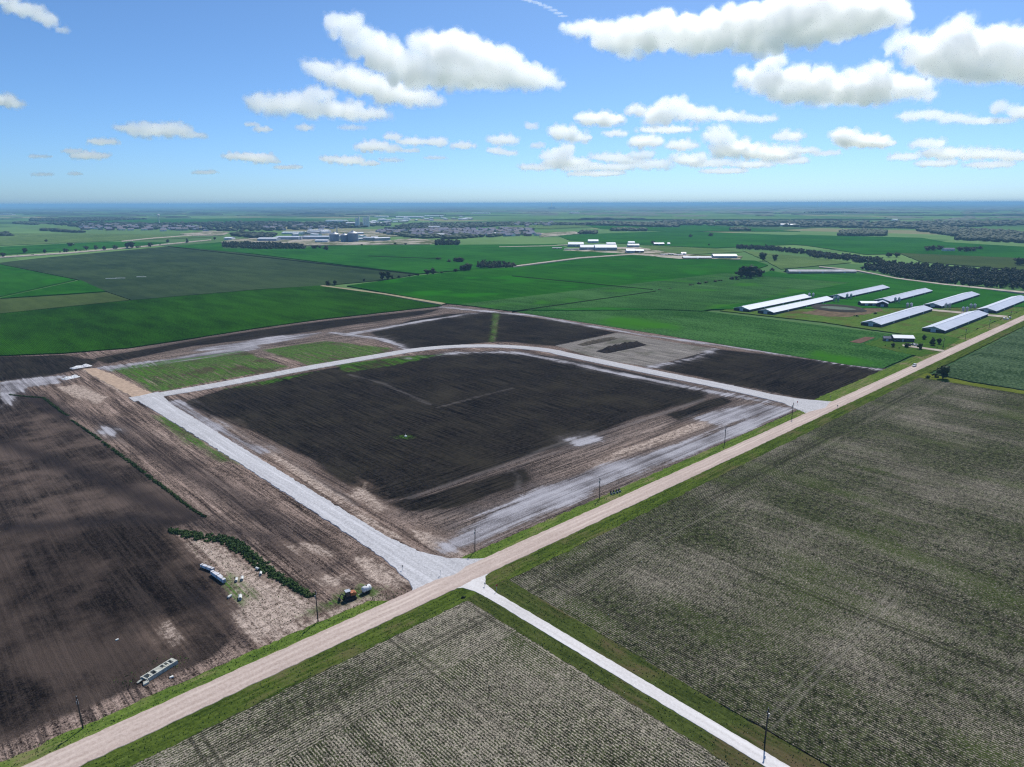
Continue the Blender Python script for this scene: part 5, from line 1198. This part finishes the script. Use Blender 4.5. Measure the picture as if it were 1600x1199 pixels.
def sign(px, py, h, shape, col, rz, label):
    p = G(px, py); o = empty('road_sign', (p.x, p.y, 0.1), rz)
    MB().box(-0.05, 0.05, -0.04, 0.04, -0.3, h).build('post', STEEL, o)
    n, r = {'oct': (8, 0.42), 'dia': (4, 0.5), 'rect': (4, 0.42)}[shape]; a0 = {'oct': 22.5, 'dia': 0, 'rect': 45}[shape]
    b = MB(); pr = [(r * math.cos(R(a0 + 360 / n * k)), h - 0.35 + r * math.sin(R(a0 + 360 / n * k))) for k in range(n)]
    b.prism(pr, -0.075, -0.045); pl = b.build('plate', col, o)
    b = MB(); b.prism(pr, -0.043, -0.041); b.build('plate_back', SIGN_BACK, o)
    return tag(o, label, 'sign')
sign(776, 925, 2.6, 'oct', RED, R(10), 'stop sign on its post right of the lane mouth')
sign(757.5, 918, 1.6, 'rect', GRN_S, R(95), 'small low marker post left of the stop sign')
sign(688, 901, 2.4, 'rect', GRN_S, R(60), 'dark sign post on the pale rock at the road mouth')
sign(629, 892, 2.0, 'rect', YEL, R(100), 'thin marker post at the left edge of the site road mouth')
sign(1308, 640, 2.6, 'dia', YEL, R(90), 'road sign in the ditch opposite the loop road')
sign(1245.5, 634, 2.6, 'oct', RED, R(-90), 'stop sign at the far mouth of the loop road')
sign(1297, 624, 2.2, 'rect', YEL, R(90), 'small marker post on the verge by the dark soil')
CARW = flat('car_white', (0.72, 0.73, 0.74), 0.3, 0.5, 0, 0.03); TYRE = flat('tyre', (0.02, 0.02, 0.02), 0.9, 0.1); LAMP = flat('car_lamp', (0.8, 0.8, 0.7), 0.3, 0.5); RIM = flat('rim', (0.4, 0.4, 0.42), 0.4, 0.5)
def car(loc, rz, body_m, label, pickup=False):
    o = empty('car', loc, rz)
    prof = [(-2.3, 0.35), (2.3, 0.35), (2.32, 0.75), (2.2, 0.98), (1.1, 1.08), (-2.25, 1.05), (-2.34, 0.7)]
    b = MB(); b.prism(prof, -0.92, 0.92); body = b.build('body', body_m, o)
    cab = [(0.95, 1.06), (0.35, 1.66), (-0.7 if pickup else -1.9, 1.70), (-0.9 if pickup else -2.2, 1.06)]
    b = MB(); b.prism(cab, -0.80, 0.80); b.build('cabin', GLASS, o)
    ct = [(0.42, 1.64), (0.30, 1.73), (-0.72 if pickup else -1.88, 1.76), (-0.78 if pickup else -1.95, 1.68)]
    b = MB(); b.prism(ct, -0.82, 0.82); b.build('roof', body_m, o)
    for x in (-1.42, 1.42):
        for y in (-0.86, 0.86):
            s = 1 if y > 0 else -1
            t = MB().tube((x, y - 0.11 * s, 0.36), (x, y + 0.11 * s, 0.36), 0.36, n=16).build('wheel', TYRE, o); MB().tube((x, y + 0.11 * s, 0.36), (x, y + 0.13 * s, 0.36), 0.22, n=12).build('rim', RIM, t)
    for y in (-0.65, 0.65): MB().box(2.27, 2.345, y - 0.2, y + 0.2, 0.72, 0.9).build('headlight', LAMP, o)
    for y in (-0.7, 0.7): MB().box(-2.36, -2.28, y - 0.12, y + 0.12, 0.72, 0.95).build('tail_light', RED, o)
    return tag(o, label, 'car')
p = G(1426, 573); car((p.x, 163.8, 0.44), R(180), CARW, 'white car driving on the gravel road')
for i, (x, y, mt) in enumerate([(1421, 541, SIDING), (1427, 540, STEEL), (1432, 541.5, CARW)]):
    p = G(x, y); car((p.x, p.y, 0.31), R(20 + 40 * i), [SIDING, STEEL, CARW][i], ['dark car parked in front of the farmhouse', 'grey car parked in the middle of the farmhouse drive', 'white pickup parked right of the farmhouse'][i], i == 2)
# gas tanks by the barns
for i, (x, y) in enumerate([(1569, 499.5), (1574, 500), (1578, 498)]):
    p = G(x, y); o = empty('gas_tank', (p.x, p.y, 0.25), R(30))
    b = MB(); b.lathe([(0.01, -2.6), (0.5, -2.45), (0.62, -2.1), (0.62, 2.1), (0.5, 2.45), (0.01, 2.6)], 14); b.v = [(z, y_, x_ + 1.2) for (x_, y_, z) in b.v]; b.build('tank', WHITEP, o, True)
    for xx in (-1.4, 1.4): MB().box(xx - 0.15, xx + 0.15, -0.5, 0.5, 0, 0.8).build('saddle', CONCRETE, o)
    MB().tube((0, 0, 1.8), (0, 0, 2.05), 0.2, n=10).build('dome', WHITEP, o)
    tag(o, ORD[i] + ' white gas tank from the left by the barn entrance', 'tank', 'white gas tanks')

# ------------------------------------------------------------------ loose things on the building site
PVC = flat('white_pipe', (0.80, 0.79, 0.80), 0.5, 0.3, 0, 0.05); STRAP = flat('strap_timber', (0.28, 0.22, 0.16), 0.9, 0.1)
def pipe_bundle(pa, pb_, cols, rows, r, label):
    a, b_ = G(*pa), G(*pb_); d = b_ - a; L = d.length; o = empty('pipe_bundle', (a + b_) / 2, math.atan2(d.y, d.x))
    for i in range(rows):
        for j in range(cols):
            y = (j - (cols - 1) / 2) * r * 2.04; z = 0.25 + r + i * r * 2.02; n = 10
            m_ = MB(); m_.tube((-L / 2, y, z), (L / 2, y, z), r, n=n, caps=False); m_.tube((L / 2, y, z), (-L / 2, y, z), r * 0.85, n=n, caps=False)
            for x in (-L / 2, L / 2):
                base = len(m_.v); s = 1 if x > 0 else -1
                for rr in (r, r * 0.85):
                    for k in range(n): m_.v.append((x, y + rr * math.cos(2 * math.pi * k / n), z + rr * math.sin(2 * math.pi * k / n)))
                m_.f += [(base + k, base + (k + 1) % n, base + n + (k + 1) % n, base + n + k)[::s] for k in range(n)]; m_.mi += [0] * n
            m_.build('pipe', PVC, o)
    W = cols * r * 1.04 + 0.06; H = 0.27 + rows * r * 2.04
    for x in (-L * 0.36, 0.0, L * 0.36):
        f = MB(); f.box(x - 0.05, x + 0.05, -W - 0.06, -W, 0, H + 0.08); f.box(x - 0.05, x + 0.05, W, W + 0.06, 0, H + 0.08); f.box(x - 0.05, x + 0.05, -W, W, H, H + 0.08); f.box(x - 0.05, x + 0.05, -W, W, 0.05, 0.2)
        f.build('timber_frame', STRAP, o)
    return tag(o, label, 'pipes', 'bundles of white pipe')
pipe_bundle((315, 886.5), (334, 893.5), 4, 4, 0.13, 'upper left bundle of white pipes on the straw')
pipe_bundle((331.5, 898), (351.5, 912), 4, 5, 0.13, 'longest bundle of white pipes, lower right')
pipe_bundle((339, 897), (347.5, 903), 2, 2, 0.13, 'short thin bundle of white pipes behind the longest')
PRECAST = flat('precast_concrete', (0.66, 0.66, 0.62), 0.85, 0.1, 0, 0.08, 2.0)
def pipe_section(px, py, r, L, rz, label):
    p = G(px, py); o = empty('drain_pipe_section', (p.x, p.y, 0.02), rz); n = 18; th = 0.82
    pr = [(r, -L / 2), (r, L / 2 - 0.2), (r * 1.12, L / 2 - 0.2), (r * 1.12, L / 2), (r * th, L / 2), (r * th, -L / 2), (r, -L / 2)]
    b = MB(); b.lathe(pr, n); b.v = [(z, y, x + r * 1.1) for (x, y, z) in b.v]; b.f = [q[::-1] for q in b.f]; b.build('pipe', PRECAST, o, False)
    for s in (-1, 1): MB().prism([(L * 0.2 * s - 0.15, 0), (L * 0.2 * s + 0.15, 0), (L * 0.2 * s, 0.14)], -r * 0.8, r * 0.8).build('timber_bearer', STRAP, o)
    return tag(o, label, 'pipe section', 'short concrete pipe sections')
for (x, y, r, L, a, lab) in [(369.5, 908, 0.42, 1.7, 62, 'left of two pale pipe sections right of the bundles'), (378.5, 906, 0.45, 1.8, 62, 'right of two pale pipe sections right of the bundles'), (375.5, 936, 0.55, 2.0, 66, 'largest pale pipe section at the lower straw edge'),
                             (359, 934, 0.40, 1.4, 20, 'pipe section left of the largest one'), (402.5, 890.5, 0.4, 1.6, -78, 'pipe section lying on the weed bank'), (407.5, 898, 0.42, 1.6, 62, 'pipe section just below the weed bank')]:
    pipe_section(x, y, r, L, R(a), lab)
# long open concrete trough at the lower left
a, b_ = G(224, 1066), G(274, 1035); d = b_ - a; L = d.length
o = empty('concrete_trough', (a + b_) / 2, math.atan2(d.y, d.x)); o.scale = (1, 1, 0.72); W = 1.15
TROUGH = flat('weathered_trough', (0.44, 0.44, 0.38), 0.9, 0.1, 0, 0.3, 1.5)
MB().box(-L / 2 + 0.8, L / 2, -W, -W + 0.32, 0, 1.5).build('side_wall', TROUGH, o); MB().box(-L / 2, L / 2 - 0.2, W - 0.32, W, 0, 1.5).build('side_wall', TROUGH, o)
MB().box(-L / 2 + 0.9, L / 2 - 0.3, -W + 0.32, W - 0.32, 0.05, 0.35).build('floor_slab', TROUGH, o)
for k, (u0, u1) in enumerate([(-0.47, -0.44), (-0.30, -0.24), (-0.12, 0.06), (0.15, 0.19), (0.27, 0.31), (0.40, 0.49)]):
    MB().box(L * u0, L * u1, -W + 0.33, W - 0.33, 1.12, 1.47).build('cross_slab', TROUGH, o)
MB().add([(-L / 2 - 0.9, -1.5, 0), (-L / 2 + 0.4, -1.9, 0), (-L / 2 + 0.9, -0.9, 0.1), (-L / 2 - 0.5, -0.5, 0.2), (-L / 2 - 0.9, -1.4, 0.5), (-L / 2 + 0.4, -1.8, 0.7), (-L / 2 + 0.9, -0.9, 0.9), (-L / 2 - 0.4, -0.6, 0.8)], [(3, 2, 1, 0), (4, 5, 6, 7), (0, 1, 5, 4), (1, 2, 6, 5), (2, 3, 7, 6), (3, 0, 4, 7)]).build('broken_end', TROUGH, o)
MB().add([(-L / 2 - 1.2, 0.4, 0.3), (-L / 2 + 0.5, 0.2, 0.9), (-L / 2 + 0.5, 0.9, 0.9), (-L / 2 - 1.2, 1.0, 0.3), (-L / 2 - 1.2, 0.4, 0.45), (-L / 2 + 0.5, 0.2, 1.05), (-L / 2 + 0.5, 0.9, 1.05), (-L / 2 - 1.2, 1.0, 0.45)], [(3, 2, 1, 0), (4, 5, 6, 7), (0, 1, 5, 4), (1, 2, 6, 5), (2, 3, 7, 6), (3, 0, 4, 7)]).build('loose_board', TROUGH, o)
tag(o, 'long weathered concrete trough with dark openings by the road', 'trough')
for i, (x, y, s) in enumerate([(268, 1058.5, 0.55), (183, 1000, 0.45)]):
    p = G(x, y); b = MB(); b.add([(-s, -s * .6, 0), (s, -s * .7, 0), (s * .9, s * .6, 0), (-s * .9, s * .5, 0), (-s * .9, -s * .5, s * .6), (s * .8, -s * .6, s * .5), (s * .8, s * .5, s * .55), (-s * .8, s * .4, s * .5)], [(3, 2, 1, 0), (4, 5, 6, 7), (0, 1, 5, 4), (1, 2, 6, 5), (2, 3, 7, 6), (3, 0, 4, 7)])
    o = b.build('concrete_chunk', PRECAST); o.location = (p.x, p.y, 0.0); tag(o, ['pale broken block lying right of the trough', 'pale broken block alone on the dark brown soil'][i], 'block')
# corrugated pipe ends in the ditch
BLACKP = flat('black_corrugated', (0.02, 0.02, 0.022), 0.6, 0.3)
for i, (x, y) in enumerate([(955, 772), (959.5, 770.8), (964, 769.4), (968, 768)]):
    p = G(x, y); o = empty('culvert_pipe', (p.x, p.y, 0.15), R(50)); o.scale = (0.62, 0.85, 0.85); pr = []
    for k in range(16): pr += [(0.50, -2 + k * 0.25), (0.44, -2 + k * 0.25 + 0.12)]
    b = MB(); b.lathe(pr, 16); b.v = [(z, y_, x_ + 0.5) for (x_, y_, z) in b.v]; b.f = [q[::-1] for q in b.f]; b.build('corrugated_pipe', BLACKP, o)
    b = MB(); b.lathe([(0.40, -2.05), (0.53, -2.05), (0.53, -1.9), (0.40, -1.9), (0.40, -2.05)], 16); b.v = [(z, y_, x_ + 0.5) for (x_, y_, z) in b.v]; b.f = [q[::-1] for q in b.f]; b.build('end_collar', WHITEP, o)
    tag(o, ORD[i] + ' black culvert pipe with white collar from the left', 'pipe', 'black culvert pipes in the ditch')
# tracked machine with orange engine cover, and the white tank on skids behind it
ORANGE = flat('machine_orange', (0.36, 0.12, 0.04), 0.5, 0.4, 0, 0.15, 1.0); BLACKM = flat('machine_black', (0.022, 0.022, 0.025), 0.6, 0.3)
p = G(547, 936); o = empty('tracked_machine', (p.x, p.y, 0.05), R(-12)); o.scale = (1.0, 1.0, 1.0)
for y in (-1.05, 1.05):
    pr = [(-1.9, 0.25), (-1.6, 0.0), (1.6, 0.0), (1.9, 0.3), (1.8, 0.7), (1.4, 0.9), (-1.4, 0.9), (-1.85, 0.65)]
    t = MB(); t.prism(pr, y - 0.28, y + 0.28); t = t.build('track', BLACKM, o)
    for k in range(4): MB().tube((-1.2 + 0.8 * k, y - 0.30, 0.42), (-1.2 + 0.8 * k, y + 0.30, 0.42), 0.30, n=12).build('track_roller', BLACKM, t)
MB().box(-1.6, 1.7, -0.76, 0.76, 0.65, 1.25).build('chassis', BLACKM, o)
b = MB(); b.prism([(0.1, 1.26), (1.9, 1.26), (1.95, 2.0), (1.4, 2.3), (0.1, 2.35)], -0.85, 0.85); b.build('engine_cover', ORANGE, o)
c_ = MB()
for (x, y) in ((-1.3, -0.7), (-1.3, 0.7), (0.0, -0.7), (0.0, 0.7)): c_.box(x - 0.05, x + 0.05, y - 0.05, y + 0.05, 1.25, 2.95)
cb = c_.build('cab_frame', BLACKM, o); MB().box(-1.45, 0.15, -0.85, 0.85, 2.95, 3.05).build('cab_roof', STEEL, cb); MB().box(-1.24, -0.06, -0.66, 0.66, 1.3, 2.9).build('cab_glass', GLASS, cb)
MB().box(-0.9, -0.4, -0.3, 0.3, 1.255, 1.29).build('seat', BLACKM, cb)
b = MB(); b.tube((-1.5, 0.3, 1.3), (-2.6, 0.3, 2.4), 0.16, 0.14, 8); b.tube((-2.6, 0.3, 2.4), (-3.3, 0.3, 1.0), 0.13, 0.11, 8); b.build('digging_arm', BLACKM, o)
b = MB(); b.prism([(-3.7, 0.2), (-3.1, 0.1), (-2.9, 0.6), (-3.2, 1.05), (-3.5, 0.9)], -0.15, 0.75); b.build('bucket', BLACKM, o)
MB().tube((1.3, -0.5, 2.3), (1.3, -0.5, 3.0), 0.06, n=8).build('exhaust', BLACKM, o)
tag(o, 'black tracked digger with orange engine cover by the verge', 'digger')
p2 = G(573, 926); d = Vector((p2.x - p.x, p2.y - p.y, 0)); o = empty('tank_trailer', (p2.x, p2.y, 0.02), math.atan2(d.y, d.x) + R(8))
b = MB(); r = 0.95
b.lathe([(0.01, -1.55), (r * 0.7, -1.5), (r, -1.3), (r, 1.3), (r * 0.7, 1.5), (0.01, 1.55)], 20); b.v = [(z, y, x + r + 0.55) for (x, y, z) in b.v]; b.f = [q[::-1] for q in b.f]; tk = b.build('tank', WHITEP, o, True)
for xx in (-0.7, 0.7):
    b = MB(); b.lathe([(r + 0.02, xx - 0.05), (r + 0.03, xx - 0.05), (r + 0.03, xx + 0.05), (r + 0.02, xx + 0.05)], 20); b.v = [(z, y, x + r + 0.55) for (x, y, z) in b.v]; b.build('strap', STEEL, tk)
MB().tube((0, 0, r * 2 + 0.5), (0, 0, r * 2 + 0.7), 0.25, n=12).build('filler_cap', BLACKM, tk)
MB().box(-1.5, 1.5, -0.6, 0.6, 0.42, 0.56).build('frame', BLACKM, o)
MB().add([(-1.5, -0.1, 0.45), (-3.4, -0.06, 0.5), (-3.4, 0.06, 0.5), (-1.5, 0.1, 0.45), (-1.5, -0.1, 0.6), (-3.4, -0.06, 0.6), (-3.4, 0.06, 0.6), (-1.5, 0.1, 0.6)], [(0, 1, 2, 3), (7, 6, 5, 4), (4, 5, 1, 0), (5, 6, 2, 1), (6, 7, 3, 2), (7, 4, 0, 3)]).build('drawbar', TAN_W, o)
for y in (-0.75, 0.75): MB().tube((0, y - 0.1, 0.38), (0, y + 0.1, 0.38), 0.38, n=16).build('wheel', TYRE, o)
tag(o, 'white water tank trailer behind the digger', 'trailer')
# spoil heaps on the stubble and white rock heaps
def heap(px0, px1, w, h, mat, label, name='soil_heap', rough=0.35):
    a, b_ = G(*px0), G(*px1); d = b_ - a; L = d.length; rz = math.atan2(d.y, d.x); c = (a + b_) / 2; n1, n2 = max(24, int(L / 1.2)), 16; v = []; f = []
    for i in range(n1 + 1):
        for j in range(n2 + 1):
            u, t = i / n1 * 2 - 1, j / n2 * 2 - 1
            e = max(0, 1 - abs(u) ** 5) * max(0, 1 - abs(t) ** 1.6)
            x, y = u * L / 2, t * w / 2; q = Vector((c.x + x, c.y + y, 1.0))
            v.append((x, y, h * e * (1 + rough * mnoise.fractal(q / 4, 0.8, 2, 4)) - 0.25 + 0.25 * (e > 0)))
    for i in range(n1):
        for j in range(n2): k = i * (n2 + 1) + j; f.append((k, k + n2 + 1, k + n2 + 2, k + 1))
    o = mesh_obj(name, v, f, mat, None, None, False); o.location = (c.x, c.y, 0.0); o.rotation_euler = (0, 0, rz)
    return tag(o, label, 'heap')
SPOIL = flat('spoil', srgb(64, 58, 54)[:3], 0.95, 0, 0, 0.3, 0.5); SPOIL2 = flat('spoil_pale', srgb(104, 96, 84)[:3], 0.95, 0, 0, 0.25, 0.5); ROCKW = flat('white_rock', (0.66, 0.66, 0.66), 0.9, 0.1, 0, 0.3, 1.2)
heap((938, 551), (1004, 537.5), 13, 3.6, SPOIL, 'long dark spoil heap on the grey stubble')
heap((906, 540), (962, 528.5), 9, 2.2, SPOIL2, 'long low pale heap behind the dark spoil heap')
heap((110, 576.5), (143, 571), 7, 1.4, ROCKW, 'longer white rock heap at the left site corner', 'rock_heap', 0.8)
heap((98, 593.5), (122, 588), 7, 1.4, ROCKW, 'shorter white rock heap in front of the longer one', 'rock_heap', 0.8)
# survey stake clump in the dark field
p = G(634, 682.5); o = empty('survey_marker', (p.x, p.y, 0)); MB().box(-0.06, 0.06, -0.06, 0.06, 0, 1.6).build('stake', WHITEP, o); MB().box(-0.5, 0.5, -0.5, 0.5, 0, 0.5).build('well_cap', CONCRETE, o); tag(o, 'pale marker in the green patch on dark soil', 'marker')
HAZE_D, HAZE_C = 6.8e-5, (0.35, 0.64, 1.0, 1.0)
# ------------------------------------------------------------------ summer haze
mm = bpy.data.materials.new('haze'); mm.use_nodes = True; n_ = mm.node_tree; n_.nodes.clear()
o_ = n_.nodes.new('ShaderNodeOutputMaterial'); v_ = n_.nodes.new('ShaderNodeVolumePrincipled')
v_.inputs['Density'].default_value = HAZE_D; v_.inputs['Color'].default_value = HAZE_C
n_.links.new(v_.outputs[0], o_.inputs['Volume'])
hz = MB().box(-91000, 91000, -91000, 91000, -2.0, 150.0).build('haze', mm)
tag(hz, 'pale blue summer haze over the farmland', kind='stuff')
